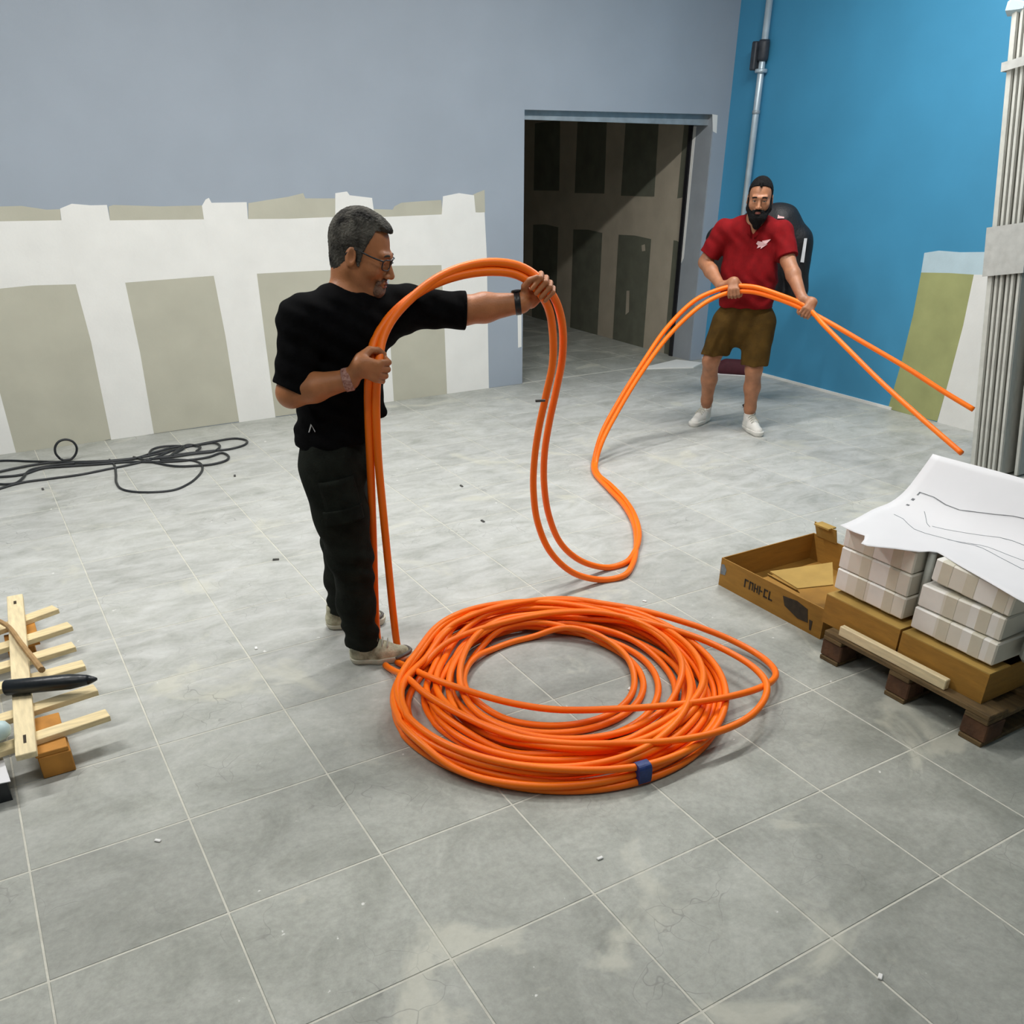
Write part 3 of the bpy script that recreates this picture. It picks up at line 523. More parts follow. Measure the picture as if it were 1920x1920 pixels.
for hgt, nm in ((2.50, 'upper'), (1.44, 'lower')):
    c = base0*V(1, 1, 0)+NBd*(.041*2.5)+V(6.3-6.3+.31, 0, 0)+LEAN*hgt
    c[0] = 6.61
    tag(obj('tape_band', join(*[box(c+RB@V(*o_), s_, RB) for hz in (.05 if nm == 'upper' else .3,) for o_, s_ in (((-.337, 0, 0), (.003, .276, hz)), ((.337, 0, 0), (.003, .276, hz)), ((0, -.1395, 0), (.677, .003, hz)), ((0, .1395, 0), (.677, .003, hz)))]), M['clear_tape'], loc=tuple(c)), 'pale tape band round the %s part of the upright board pack' % nm, 'tape')
cc = V(6.31, 2.05, 0)+NBd*.0+LEAN*2.80
cp = []
for k in range(26):
    a = np.random.randn(3)*V(.022, .03, .022); cp.append(cc+a)
bm = bmesh.new(); [bm.verts.new(q) for q in cp]; bmesh.ops.convex_hull(bm, input=bm.verts); bmesh.ops.delete(bm, geom=[q for q in bm.verts if not q.link_faces], context='VERTS'); bm.verts.index_update(); bm.verts.ensure_lookup_table()
tag(obj('plastic_wad', ([tuple(q.co) for q in bm.verts], [tuple(q.index for q in f.verts) for f in bm.faces]), M['primer'], loc=tuple(cc)), 'crumpled white plastic on the top corner of the board pack', 'plastic'); bm.free()
# ---------------------------------------------------------------- timber frame at the left
fr = thing('timber_frame', 'pale pine slatted pallet on the floor at the left edge', 'pallet', (-.1, 2.1, 0))
sl = (((0.362,1.622,0.12),(0.101,1.581,0.12)),((0.351,1.839,0.12),(0.117,1.797,0.12)),((0.339,2.07,0.12),(0.128,2.05,0.12)),((0.325,2.264,0.12),(0.134,2.227,0.12)),((0.337,2.474,0.12),(0.148,2.418,0.12)),((0.302,2.693,0.12),(0.167,2.629,0.12)))
for a, b in sl:
    a = V(a); b = V(b); d = nrm(b-a)*V(1, .8, 1)
    obj('slat', beam(a, a+d*.95, .062, .024, ch=.002), M['pine'], fr)
b0, b1 = V((0.149,2.871,0.144)), V((0.068,1.448,0.144))
obj('top_batten', beam(b0, b1, .068, .024, ch=.002), M['pine2'], fr)
obj('nail_slot', beam(b0+(b1-b0)*.05, b0+(b1-b0)*.075, .012, .025), M['ink'], fr)
obj('nail_slot', beam(b0+(b1-b0)*.91, b0+(b1-b0)*.95, .010, .025), M['ink'], fr)
for yy, xx in ((1.55, .15), (2.55, .12), (1.55, -.5), (2.55, -.5)):
    obj('foot_block', bxx(xx-.055, xx+.055, yy-.055, yy+.05, 0, .09, .003), M['orange_wood'], fr)
[obj('bearer', bxx(x_-.055, x_+.055, y_, y_+.26, .09, .108, .002), M['orange_wood'], fr) for x_ in (.145, -.5) for y_ in (1.5, 2.42)]
sp = spline(((-0.047,2.712,0.18),(0.081,2.53,0.18),(0.133,2.275,0.18),(0.183,2,0.18)), 16)
tag(obj('wooden_stick', tube(sp, np.linspace(.009, .014, 16), 8), M['stick'], loc=tuple(sp[8])), 'thin brown stick lying diagonally across the pine slats', 'stick')
a, b = V((0.043,1.904,0.19)), V((0.363,1.794,0.19))
Rz = frame(b-a, z=(0, 0, 1)); Rt = np.stack([Rz[:, 1], Rz[:, 2], Rz[:, 0]], 1); Lc = np.linalg.norm(b-a)
ct = thing('tube_tool', 'black tapered tube lying across the pine slats', 'tool', a)
obj('tube_body', lathe([(.026, 0), (.031, .006), (.031, Lc*.70), (.026, Lc*.80), (.020, Lc*.90)], a, Rt), M['black_plastic'], ct, True)
obj('nozzle', lathe([(.020, Lc*.90), (.012, Lc*.96), (.005, Lc)], a, Rt), M['black_plastic'], ct, True)
a2 = V((-0.002,1.879,0.15))
tag(obj('black_rod', tube([a2, a2+V(-.25, .02, 0)], .022, 14), M['black_plastic'], loc=tuple(a2)), 'short black rod behind the black tube at the left frame edge', 'tool')
bt = V((-0.008,1.592,0.19)); Rb = frame((-.97, -.2, .0), z=(0, 0, 1)); Rb = np.stack([Rb[:, 1], Rb[:, 2], Rb[:, 0]], 1)
bb = thing('plastic_bottle', 'pale blue rounded bottle on the pine slats at the frame edge', 'bottle', bt)
obj('bottle_body', lathe([(.006, -.05), (.026, -.04), (.036, -.02), (.038, .0), (.038, .16), (.03, .18)], bt, Rb), M['pale_blue'], bb, True)
obj('bottle_cap', lathe([(.016, .18), (.016, .21)], bt, Rb), M['white_shoe'], bb, True)
pz = ((-0.117,1.711,0.09),(-0.015,1.605,0.09),(0,1.4,0.09),(-0.114,1.42,0.09))
tag(obj('paper_sheet', slab(pz, (0, 0, 1), .003), M['paper'], loc=pz[1]), 'white paper sheet at the lower left edge by the pine pallet', 'paper')
pd = ((-0.144,1.658,0),(-0.025,1.644,0),(-0.014,1.422,0),(-0.138,1.427,0))
tag(obj('dark_case', slab(pd, (0, 0, 1), .085), M['black_plastic'], loc=pd[1]), 'dark case under the white paper at the lower left edge', 'case')
# ---------------------------------------------------------------- debris
for q, lab in zip(((1.443,3,0),(2.922,3.571,0),(2.73,2.926,0),(0.452,4.936,0),(6.827,5.328,0),(1.645,4.563,0)), ('small dark chip on the floor left of the man in black', 'farther of two dark chips on the floor inside the orange cable bend', 'nearer of two dark chips on the floor inside the orange cable bend', 'small dark chip on the floor in front of the black cable end', 'small dark chip on the floor by the doorway corner', 'small dark chip on the floor right of the black cable loop')):
    P = V(q); a = random.uniform(0, 3); R = np.array(Matrix.Rotation(a, 3, 'Z'))
    tag(obj('floor_chip', box(P+V(0, 0, .004), (.035, .014, .008), R, .002), M['chip'], loc=tuple(P)), lab, 'debris', 'dark chips on the floor')
for q, lab in zip(((2.325,0.903,0),(1.607,0.119,0),(0.383,0.939,0),(2.006,-0.668,0),(1.05,2.061,0),(2.904,1.537,0)), ('white plaster crumb on the floor inside the orange coil', 'white plaster crumb on the floor in front of the blue tape', 'white plaster crumb on the floor in front of the pine slats', 'white plaster crumb on the floor at the lower right', 'white plaster crumb on the floor left of the trainers', 'white plaster crumb on the floor behind the orange coil')):
    P = V(q); a = random.uniform(0, 3); R = np.array(Matrix.Rotation(a, 3, 'Z'))
    tag(obj('plaster_crumb', box(P+V(0, 0, .003), (.022, .012, .006), R, .002), M['white_chip'], loc=tuple(P)), lab, 'debris', 'white crumbs on the floor')
# ================================================================ people
class Field:
    def __init__(s, lo, hi, h):
        s.lo = V(lo); s.h = h; s.n = np.ceil((V(hi)-s.lo)/h).astype(int)+1; s.a = np.full(s.n, 1., np.float32)
    def sub(s, lo, hi):
        i0 = np.clip(np.floor((V(lo)-s.lo)/s.h).astype(int), 0, s.n); i1 = np.clip(np.ceil((V(hi)-s.lo)/s.h).astype(int)+1, 0, s.n)
        g = [np.arange(i0[k], i1[k])*s.h+s.lo[k] for k in range(3)]
        P = [g[0][:, None, None].astype(np.float32), g[1][None, :, None].astype(np.float32), g[2][None, None, :].astype(np.float32)]
        return tuple(slice(i0[k], i1[k]) for k in range(3)), P
    def op(s, prim, k=.02, mode='u', cuts=(), pad=None):
        fn, lo, hi = prim; m = (k+3*s.h) if pad is None else pad
        sl, P = s.sub(V(lo)-m, V(hi)+m)
        if 0 in s.a[sl].shape: return
        d = fn(P)
        for pt, nv in cuts:
            d = np.maximum(d, (P[0]-pt[0])*nv[0]+(P[1]-pt[1])*nv[1]+(P[2]-pt[2])*nv[2])
        A = s.a[sl]
        if mode == 'u':
            if k > 0: h = np.maximum(k-np.abs(A-d), 0)/k; s.a[sl] = np.minimum(A, d)-h*h*k*.25
            else: s.a[sl] = np.minimum(A, d)
        else:
            d = -d; h = np.maximum(k-np.abs(A-d), 0)/max(k, 1e-6); s.a[sl] = np.maximum(A, d)+h*h*k*.25
    def cut(s, pt, nv):
        _, P = s.sub(s.lo, s.lo+s.n*s.h)
        s.a = np.maximum(s.a, ((P[0]-pt[0])*nv[0]+(P[1]-pt[1])*nv[1]+(P[2]-pt[2])*nv[2]).astype(np.float32))
    def ripple(s, fn):
        _, P = s.sub(s.lo, s.lo+(s.n-1)*s.h); s.a += fn(P).astype(np.float32)
    def mesh(s):
        A = s.a; A[0] = A[-1] = 1; A[:, 0] = A[:, -1] = 1; A[:, :, 0] = A[:, :, -1] = 1
        neg = A < 0; c = np.zeros(np.array(A.shape)-1, np.uint8)
        for i in (0, 1):
            for j in (0, 1):
                for k in (0, 1): c += neg[i:A.shape[0]-1+i, j:A.shape[1]-1+j, k:A.shape[2]-1+k]
        act = (c > 0) & (c < 8); idx = np.argwhere(act); num = np.full(c.shape, -1, np.int32); num[act] = np.arange(len(idx))
        acc = np.zeros((len(idx), 3)); cnt = np.zeros(len(idx)); val = {}
        for i in (0, 1):
            for j in (0, 1):
                for k in (0, 1): val[i, j, k] = A[idx[:, 0]+i, idx[:, 1]+j, idx[:, 2]+k].astype(float)
        for ax in range(3):
            for p in (0, 1):
                for q in (0, 1):
                    e0 = [0, 0, 0]; o = [z for z in range(3) if z != ax]; e0[o[0]] = p; e0[o[1]] = q; e1 = list(e0); e1[ax] = 1
                    a = val[tuple(e0)]; b = val[tuple(e1)]; mk = (a < 0) != (b < 0); t = np.where(mk, a/np.where(mk, a-b, 1), 0)
                    pt = np.tile(np.array(e0, float), (len(idx), 1)); pt[:, ax] = t
                    acc[mk] += pt[mk]; cnt[mk] += 1
        v = (idx+acc/cnt[:, None])*s.h+s.lo
        F = []
        for ax in range(3):
            o = [(ax+1) % 3, (ax+2) % 3]; n = A.shape
            sl0 = [slice(0, n[k]) for k in range(3)]; sl1 = list(sl0); sl0[ax] = slice(0, n[ax]-1); sl1[ax] = slice(1, n[ax])
            a = neg[tuple(sl0)]; b = neg[tuple(sl1)]; e = np.argwhere(a != b); e = e[(e[:, o[0]] > 0) & (e[:, o[1]] > 0) & (e[:, o[0]] < n[o[0]]-1) & (e[:, o[1]] < n[o[1]]-1)]
            fl = a[e[:, 0], e[:, 1], e[:, 2]]
            qd = []
            for p, q in ((0, 0), (1, 0), (1, 1), (0, 1)):
                z = e.copy(); z[:, o[0]] -= 1-p; z[:, o[1]] -= 1-q; qd.append(num[z[:, 0], z[:, 1], z[:, 2]])
            qd = np.stack(qd, 1); qd[~fl] = qd[~fl][:, ::-1]; F.append(qd)
        return v, np.concatenate(F)
def field_obj(name, fld, m, parent):
    v, f = fld.mesh(); off = org(parent)
    me = bpy.data.meshes.new(name); me.vertices.add(len(v)); me.vertices.foreach_set('co', (v-off).astype(np.float32).ravel())
    me.loops.add(f.size); me.loops.foreach_set('vertex_index', f.astype(np.int32).ravel()); me.polygons.add(len(f))
    me.polygons.foreach_set('loop_start', np.arange(0, f.size, 4, dtype=np.int32)); me.polygons.foreach_set('use_smooth', np.ones(len(f), bool))
    me.update(calc_edges=True); me.validate()
    return link(name, me, m, parent)
def rc(a, b, ra, rb, sq=None, q=1.):   # round cone; sq, q: squash along direction sq by factor q
    a = V(a); b = V(b); R = max(ra, rb)
    s_ = None if sq is None else nrm(sq)
    ba = b-a
    if s_ is not None: ba = ba+(1/q-1)*ba.dot(s_)*s_
    L2 = ba.dot(ba)+1e-12
    def fn(P):
        x, y, z = P[0]-a[0], P[1]-a[1], P[2]-a[2]
        if s_ is not None:
            t = (x*s_[0]+y*s_[1]+z*s_[2])*(1/q-1); x = x+t*s_[0]; y = y+t*s_[1]; z = z+t*s_[2]
        h = np.clip((x*ba[0]+y*ba[1]+z*ba[2])/L2, 0, 1)
        d = np.sqrt((x-h*ba[0])**2+(y-h*ba[1])**2+(z-h*ba[2])**2)-(ra+(rb-ra)*h)
        return d*(q if s_ is not None and q < 1 else 1)
    return fn, np.minimum(a, b)-R, np.maximum(a, b)+R
def el(c, r, Rm=None):
    c = V(c); r = V(r); Rm = np.eye(3) if Rm is None else np.asarray(Rm); ext = np.sqrt(((Rm*r)**2).sum(1))
    def fn(P):
        x, y, z = P[0]-c[0], P[1]-c[1], P[2]-c[2]; L = [(x*Rm[0, k]+y*Rm[1, k]+z*Rm[2, k]) for k in range(3)]
        k0 = np.sqrt(sum((L[k]/r[k])**2 for k in range(3)))+1e-9; k1 = np.sqrt(sum((L[k]/r[k]**2)**2 for k in range(3)))+1e-9
        return k0*(k0-1)/k1
    return fn, c-ext, c+ext
class Head:
    def __init__(s, c, f, up, sc):
        f = nrm(f); up = V(up); up = nrm(up-f*up.dot(f)); s.R = np.stack([f, np.cross(up, f), up], 1); s.c = V(c); s.s = sc
    def p(s, *a): return s.c+s.R@(V(*a)*s.s)
    def d(s, *a): return s.R@V(*a)
    def rc(s, a, b, ra, rb): return rc(s.p(*a), s.p(*b), ra*s.s, rb*s.s)
    def el(s, c, r, Rm=None): return el(s.p(*c), V(r)*s.s, s.R if Rm is None else s.R@Rm)
    def add(s, F, jaw=1., lid=1):
        F.op(s.el((-.012, 0, .03), (.098, .077, .092)), .01)
        F.op(s.el((.028, 0, -.03), (.066, .061, .085)), .03)
        F.op(s.rc((.015, 0, -.07), (.062, 0, -.098), .046*jaw, .027), .03)
        for q in (-1, 1):
            F.op(s.rc((-.008, q*.052, -.05), (.056, q*.02, -.103), .022, .019), .03)
            F.op(s.el((.056, q*.042, -.03), (.026, .024, .024)), .025)
            F.op(s.rc((.078, q*.042, .022), (.091, q*.012, .02), .010, .011), .014)
        F.op(s.el((.078, 0, -.103), (.02, .021, .017)), .02)
        for q in (-1, 1): F.op(s.el((.099, q*.031, .001), (.017, .017, .011)), .010, 's')
        for q in (-1, 1):
            F.op(s.el((.081, q*.031, .0075 if lid < 2 else .004), (.0135, .0185, .0085 if lid < 2 else .011)), .004); F.op(s.el((.079, q*.031, -.0125), (.013, .018, .007)), .005)
        F.op(s.rc((.090, 0, .006), (.115, 0, -.036), .0085, .0115), .016)
        for q in (-1, 1): F.op(s.el((.103, q*.013, -.041), (.012, .0085, .008)), .008)
        F.op(s.rc((.088, -.02, -.064), (.088, .02, -.064), .008, .008), .014)
        F.op(s.rc((.100, -.014, -.0635), (.100, .014, -.0635), .006, .006), .008)
        F.op(s.rc((.097, -.013, -.0765), (.097, .013, -.0765), .0068, .0068), .008)
        F.op(s.rc((.108, -.018, -.0697), (.108, .018, -.0697), .003, .003), .005, 's')
        for q in (-1, 1):
            T = np.array(Matrix.Rotation(q*.35, 3, 'Z')@Matrix.Rotation(-.15, 3, 'Y'))
            F.op(s.el((-.012, q*.079, -.012), (.020, .010, .033), T), .006)
            F.op(s.el((-.006, q*.090, -.008), (.011, .008, .019), T), .006, 's')
    def eyes(s, par):
        for q in (-1, 1):
            e = obj('eye', uv_sphere(s.p(.0785, q*.031, .0), .0122*s.s), M['eye'], par, True)
            obj('iris', uv_sphere(s.p(.0855, q*.031, -.001), .0064*s.s), M['iris'], e, True)
def uv_sphere(c, r, n=12):
    return lathe([(max(r*math.sin(math.pi*k/n), 1e-4), -r*math.cos(math.pi*k/n)) for k in range(n+1)], c, np.eye(3), 14)
def hand(F, c, a, u, side, wrist, rg=.024, sc=1., k=.008):
    # gripping hand: c grip centre, a axis of the grip (towards the thumb), u wrist-to-knuckle, side +1 right / -1 left
    a = nrm(a); u = V(u); u = nrm(u-a*u.dot(a)); w_ = np.cross(a, u)*side; c = V(c); pw = rg+.013
    pt = lambda x, y, z: c+(x*a+y*u+z*w_)*sc if False else c+x*sc*a+y*sc*u+z*w_
    F.op(rc(pt(.022, .012, -pw), pt(.016, -.05, -pw), .0145*sc, .017*sc), k*2)
    F.op(rc(pt(-.024, .008, -pw), pt(-.012, -.05, -pw), .0135*sc, .017*sc), k*2)
    F.op(rc(pt(.0, .01, -pw), pt(.0, -.05, -pw), .0145*sc, .018*sc), k*2)
    F.op(rc(pt(.002, -.045, -pw), wrist, .022*sc, .025*sc), .03)
    for x, ln, r in ((.034, .94, .0098), (.0115, 1.05, .0103), (-.011, 1., .0098), (-.031, .82, .0085)):
        r *= sc; kn = pt(x*.9, .016, -pw); p1 = pt(x, .016+.026*ln, -pw*.35); p2 = pt(x, .012+.018*ln, rg+r*.8); p3 = pt(x*.96, -.004-.012*ln, rg+r*.75)
        F.op(rc(kn, p1, r*1.12, r), .004); F.op(rc(p1, p2, r, r*.93), .004); F.op(rc(p2, p3, r*.93, r*.78), .003)
    t0 = pt(.022, -.05, -pw*.6); t1 = pt(.05, -.028, -pw*.1+.006); t2 = pt(.054, -.002, rg*.75); t3 = pt(.046, .022, rg+.012)
    F.op(rc(t0, t1, .0185*sc, .0135*sc), .012); F.op(rc(t1, t2, .0125*sc, .0115*sc), .004); F.op(rc(t2, t3, .0115*sc, .009*sc), .003)
def limb(F, pts, rs, k=.03, **kw):
    for i in range(len(pts)-1): F.op(rc(pts[i], pts[i+1], rs[i], rs[i+1]), k, **kw)
def shoe(root, heel, f, L, upm, solem, lacem, name='shoe', dark=None):
    f = nrm(V(f)*V(1, 1, 0)); s_ = V(-f[1], f[0], 0); heel = V(heel); g = L/.29
    pt = lambda x, y, z: heel+(x*f+y*s_)*g+V(0, 0, z*g)
    F = Field(np.minimum(pt(-.01, 0, 0), pt(.31, 0, 0))-.09, np.maximum(pt(-.01, 0, 0), pt(.31, 0, 0))+V(.09, .09, .18), .003)
    F.op(rc(pt(.042, 0, .045), pt(.13, 0, .045), .038*g, .043*g), .02); F.op(rc(pt(.13, 0, .045), pt(.235, .004, .036), .043*g, .036*g, (0, 0, 1), .9), .03)
    F.op(rc(pt(.05, 0, .05), pt(.055, 0, .105), .04*g, .043*g), .02); F.op(rc(pt(.09, 0, .085), pt(.17, 0, .06), .034*g, .028*g), .03)
    F.op(rc(pt(.055, 0, .10), pt(.05, 0, .16), .03*g, .038*g), .008, 's')
    F.cut(pt(0, 0, .02), (0, 0, -1)); F.cut(pt(0, 0, .118), (-.2*f[0], -.2*f[1], 1))
    up = field_obj(name, F, upm, root)
    F = Field(np.minimum(pt(-.01, 0, 0), pt(.31, 0, 0))-.09, np.maximum(pt(-.01, 0, 0), pt(.31, 0, 0))+V(.09, .09, .06), .003)
    F.op(rc(pt(.045, 0, .03), pt(.14, 0, .03), .044*g, .047*g), .02); F.op(rc(pt(.14, 0, .03), pt(.245, .004, .03), .047*g, .045*g), .02)
    F.cut(pt(0, 0, .001), (0, 0, -1)); F.cut(pt(0, 0, .027), (-.04*f[0], -.04*f[1], 1))
    so = field_obj('sole', F, solem, root); so.parent = up
    ls = []
    for x in (.105, .128, .151, .174):
        z = .126-.30*(x-.10); ls.append(tube(spline([pt(x, -.03, z-.022), pt(x+.004, -.014, z+.002), pt(x+.006, 0, z+.005), pt(x+.004, .014, z+.002), pt(x, .03, z-.022)], 9), .0034*g, 6))
    l = obj('laces', join(*ls), lacem, root, True); l.parent = up
    if dark is not None:
        d = obj('toe_cap', join(*[tube(spline([pt(.21, -.043, .03), pt(.25, -.035, .045), pt(.276, 0, .048), pt(.25, .04, .045), pt(.21, .05, .03)], 15), .008*g, 6)]), dark, root, True); d.parent = up
    return up
from mathutils.bvhtree import BVHTree
def decal(name, shapes, c, R, target, m, par, th=.0015, lift=.003):
    # flat print laid on a surface: 2D outlines in the plane (R[:,0], R[:,1]) at c, dropped along -R[:,2] onto the target
    me = target.data; bv = BVHTree.FromPolygons([tuple(v.co) for v in me.vertices], [tuple(p.vertices) for p in me.polygons]); off = org(target); out = []
    for sh in shapes:
        P = []
        for a, b in sh:
            q = V(c)+R[:, 0]*a+R[:, 1]*b+R[:, 2]*.3-off; h = bv.ray_cast(Vector(q), Vector(-R[:, 2]))
            P.append(V(h[0])+off if h[0] is not None else V(c)+R[:, 0]*a+R[:, 1]*b)
        P = np.array(P)+R[:, 2]*lift; n = len(P)
        out.append((np.concatenate([P, P-R[:, 2]*(th+.002)]), [tuple(range(n)), tuple(range(2*n-1, n-1, -1))]+[(i, n+i, n+(i+1) % n, (i+1) % n) for i in range(n)]))
    return obj(name, join(*out), m, par)
def ring_part(name, c, ax, r, wd, m, par, th=.004, n=26, sq=1.):
    ax = nrm(ax); R = frame(ax, z=(0, 0, 1)); R = np.stack([R[:, 1], R[:, 2]*sq, R[:, 0]], 1)
    pr = [(r, -wd/2), (r+th, -wd/2+.003), (r+th, wd/2-.003), (r, wd/2)]
    return obj(name, lathe(pr, c, R, n), m, par, True)
# ---------------------------------------------------------------- man in black, in profile, feeding the cable
EF, ELF = V(.9163, -.4005, 0), V(.4005, .9163, 0)
CF = V(.445, -.895, 0)
m1 = thing('person', 'person in black shirt and dark trousers with glasses lifting the orange cable', 'person', (1.47, 1.85, 0))
H = Head((1.593,1.756,1.675), (.80*.94, -.60*.94, -.34), (0, 0, 1), 1.12)
shR, shL = V((1.334,1.727,1.454)), V((1.781,1.805,1.459))
elR, wrR, hdR = V((1.246,1.69,1.217)), V((1.443,1.593,1.264)), V((1.537,1.576,1.298))
elL, wrL, hdL = V((1.989,1.714,1.447)), V((2.188,1.6,1.475)), V((2.256,1.563,1.521))
nb = V((1.535,1.782,1.505)); ch = V((1.522,1.787,1.396)); wa = V((1.487,1.803,1.2)); hp = V((1.452,1.818,1))
hiR, knR, anR = V((1.388,1.759,0.905)), V((1.421,1.7,0.536)), V((1.433,1.706,0.135))
hiL, knL, anL = V((1.491,1.899,0.861)), V((1.489,1.987,0.48)), V((1.481,2.062,0.128))
F = Field((.95, 1.25, .04), (2.5, 2.3, 1.9), .004)
H.add(F, 1.05, 2)
F.op(rc(H.p(-.03, 0, -.055), nb-V(0, 0, .02), .064, .070), .03); F.op(rc(H.p(.0, 0, -.085), nb, .05, .062), .03)
F.op(rc(ch, wa, .15, .14, CF, .7), .03); F.op(rc(wa, hp, .14, .135, CF, .8), .03)
F.op(rc(shR, nb, .06, .065), .04); F.op(rc(shL, nb, .06, .065), .04)
limb(F, [shR, elR], [.06, .05]); limb(F, [elR, elR*.6+wrR*.4, wrR], [.053, .052, .034], .02)
limb(F, [shL, elL], [.06, .052]); limb(F, [elL, elL*.62+wrL*.38, wrL], [.056, .055, .037], .02)
limb(F, [hiR, knR, anR], [.09, .06, .045]); limb(F, [hiL, knL, anL], [.09, .06, .045])
hand(F, hdR, V((1.565,1.563,1.373))-V((1.517,1.584,1.22)), EF+V(0, 0, .1), 1, wrR, .027, 1.12)
hand(F, hdL, V((2.21,1.582,1.568))-V((2.296,1.545,1.479)), EF*.75+V(0, 0, .66), -1, wrL, .027, 1.12)
body = field_obj('body', F, M['skin1'], m1)
# hair, stubble, glasses
F = Field(H.c-.2, H.c+.2, .003)
for pt_, n_ in (((.030, 0, .04), (.97, 0, -.24)), ((.06, 0, .090), (.30, 0, -.954))):
    F.op(H.el((-.014, 0, .032), (.104, .083, .101)), 0, cuts=[(H.p(*pt_), H.d(*n_)), (H.p(0, 0, -.062), H.d(.36, 0, -.93))])
F.op(H.el((.052, .0, .104), (.034, .046, .011), np.array(Matrix.Rotation(.45, 3, 'Y'))), .015)
F.op(H.el((-.041, 0, -.045), (.052, .058, .058)), .035, cuts=[(H.p(0, 0, -.062), H.d(.36, 0, -.93)), (H.p(-.03, 0, 0), H.d(1, 0, 0))])
for q in (-1, 1): F.op(H.rc((.012, q*.074, .01), (.016, q*.070, -.03), .010, .005), .008)
F.ripple(lambda P: .0016*np.sin(P[0]*310+np.sin(P[2]*170)*2)*np.sin(P[1]*290)*np.sin(P[2]*330))
field_obj('hair', F, M['grey_hair'], m1)
F = Field(H.c-.2, H.c+.2, .003)
F.op(H.rc((.086, -.016, -.093), (.086, .016, -.093), .021, .021), .01); F.op(H.rc((.080, 0, -.100), (.08, 0, -.108), .026, .022), .01)
for q in (-1, 1): F.op(H.rc((.099, q*.006, -.0545), (.088, q*.030, -.066), .0065, .006), .004); F.op(H.rc((.086, q*.031, -.066), (.082, q*.022, -.095), .007, .010), .006)
field_obj('goatee', F, M['stubble'], m1)
H.eyes(m1)
for q in (-1, 1): obj('eyebrow', tube(spline([H.p(.095, q*.012, .020), H.p(.0955, q*.028, .025), H.p(.084, q*.046, .021)], 10), .0042, 6), M['grey_hair'], m1, True)
obj('lips', join(*[tube(spline([H.p(.094, -.022, z), H.p(.1055, -.008, z+.001), H.p(.1055, .008, z+.001), H.p(.094, .022, z)], 12), np.interp(np.linspace(-1, 1, 12), [-1, 0, 1], [.001, .0042, .001]), 6) for z in (-.065, -.0755)]), M['lip'], m1, True)
gl = []
for q in (-1, 1):
    rim = [H.p(.1035-.55*max(0, q*y), q*(.033)+y, z-.003) for y, z in [(.026*math.copysign(abs(math.cos(a))**.6, math.cos(a)), .017*math.copysign(abs(math.sin(a))**.6, math.sin(a))) for a in np.linspace(0, 2*math.pi, 24, endpoint=False)]]
    gl.append(tube(rim, .0026, 6, True)); gl.append(tube(spline([H.p(.089, q*.060, .008), H.p(.055, q*.074, .010), H.p(-.01, q*.082, .012), H.p(-.03, q*.080, -.012)], 14), .0032, 6))
gl.append(tube([H.p(.104, -.008, .002), H.p(.109, 0, .006), H.p(.104, .008, .002)], .0026, 6))
gf = obj('glasses', join(*gl), M['frame_metal'], m1, True)
# shirt
F = Field((.95, 1.3, .85), (2.2, 2.25, 1.75), .004)
F.op(rc(ch, wa, .182, .178, CF, .70), .03); F.op(rc(wa, hp, .175, .170, CF, .84), .04); F.op(rc(hp, hp-V(0, 0, .12), .170, .172, CF, .86), .03)
F.op(rc(shR, nb-V(0, 0, .035), .078, .085), .05); F.op(rc(shL, nb-V(0, 0, .035), .070, .085), .05); F.op(rc(shL, ch, .08, .12), .06); F.op(rc(shR, ch, .08, .12), .06)
dR = nrm(elR-shR); F.op(rc(shR, elR+dR*.03, .082, .066), .03, cuts=[(elR-dR*.012, nrm(dR+.25*nrm(elR-wrR)))])
dL = nrm(elL-shL); F.op(rc(shL, elL+dL*.05, .074, .070), .03, cuts=[(elL+dL*.008, dL)])
F.op(rc((1.561,1.748,1.151), (1.625,1.742,1.087), .06, .018), .04)
F.op(rc(nb+nrm(H.c-nb)*.02, H.c, .069, .08), .008, 's')
F.cut((0, 0, 0.969), (.05, -.03, -1))
F.ripple(lambda P: .0035*np.sin(P[2]*62+np.sin(P[0]*19+P[1]*13)*2.2)*np.exp(-((P[2]-1.06)/.10)**2)+.0025*np.sin((P[0]*.6+P[2])*85+np.sin(P[1]*31)))
sh1 = field_obj('shirt', F, M['black_cloth'], m1)
nd = nrm(H.c-nb); Rn = frame(nd, z=(0, 0, 1) if abs(nd[2]) < .9 else EF)
cpts = [nb+nd*.028+(Rn[:, 1]*math.cos(a)+Rn[:, 2]*math.sin(a))*.073 for a in np.linspace(0, 2*math.pi, 32, endpoint=False)]
obj('collar', tube(cpts, .011, 8, True), M['black_cloth'], sh1, True)
for c_, ax, r in ((elL+dL*.004, dL, .066),):
    obj('cuff', tube([c_+(frame(ax, z=(0, 0, 1))[:, 1]*math.cos(a)+frame(ax, z=(0, 0, 1))[:, 2]*math.sin(a))*r for a in np.linspace(0, 2*math.pi, 28, endpoint=False)], .008, 8, True), M['black_cloth'], sh1, True)
VC = nrm(V(-.42, -.75, .35)); Rv = np.stack([V(.86, -.51, 0), np.cross(VC, V(.86, -.51, 0)), VC], 1)
decal('print', [[(-.016, -.012), (-.012, -.012), (.0, .014), (-.003, .018)], [(.0, .014), (-.003, .018), (.012, -.008), (.010, -.012)]], (1.333,1.739,1.055), Rv, sh1, M['logo_white'], sh1)
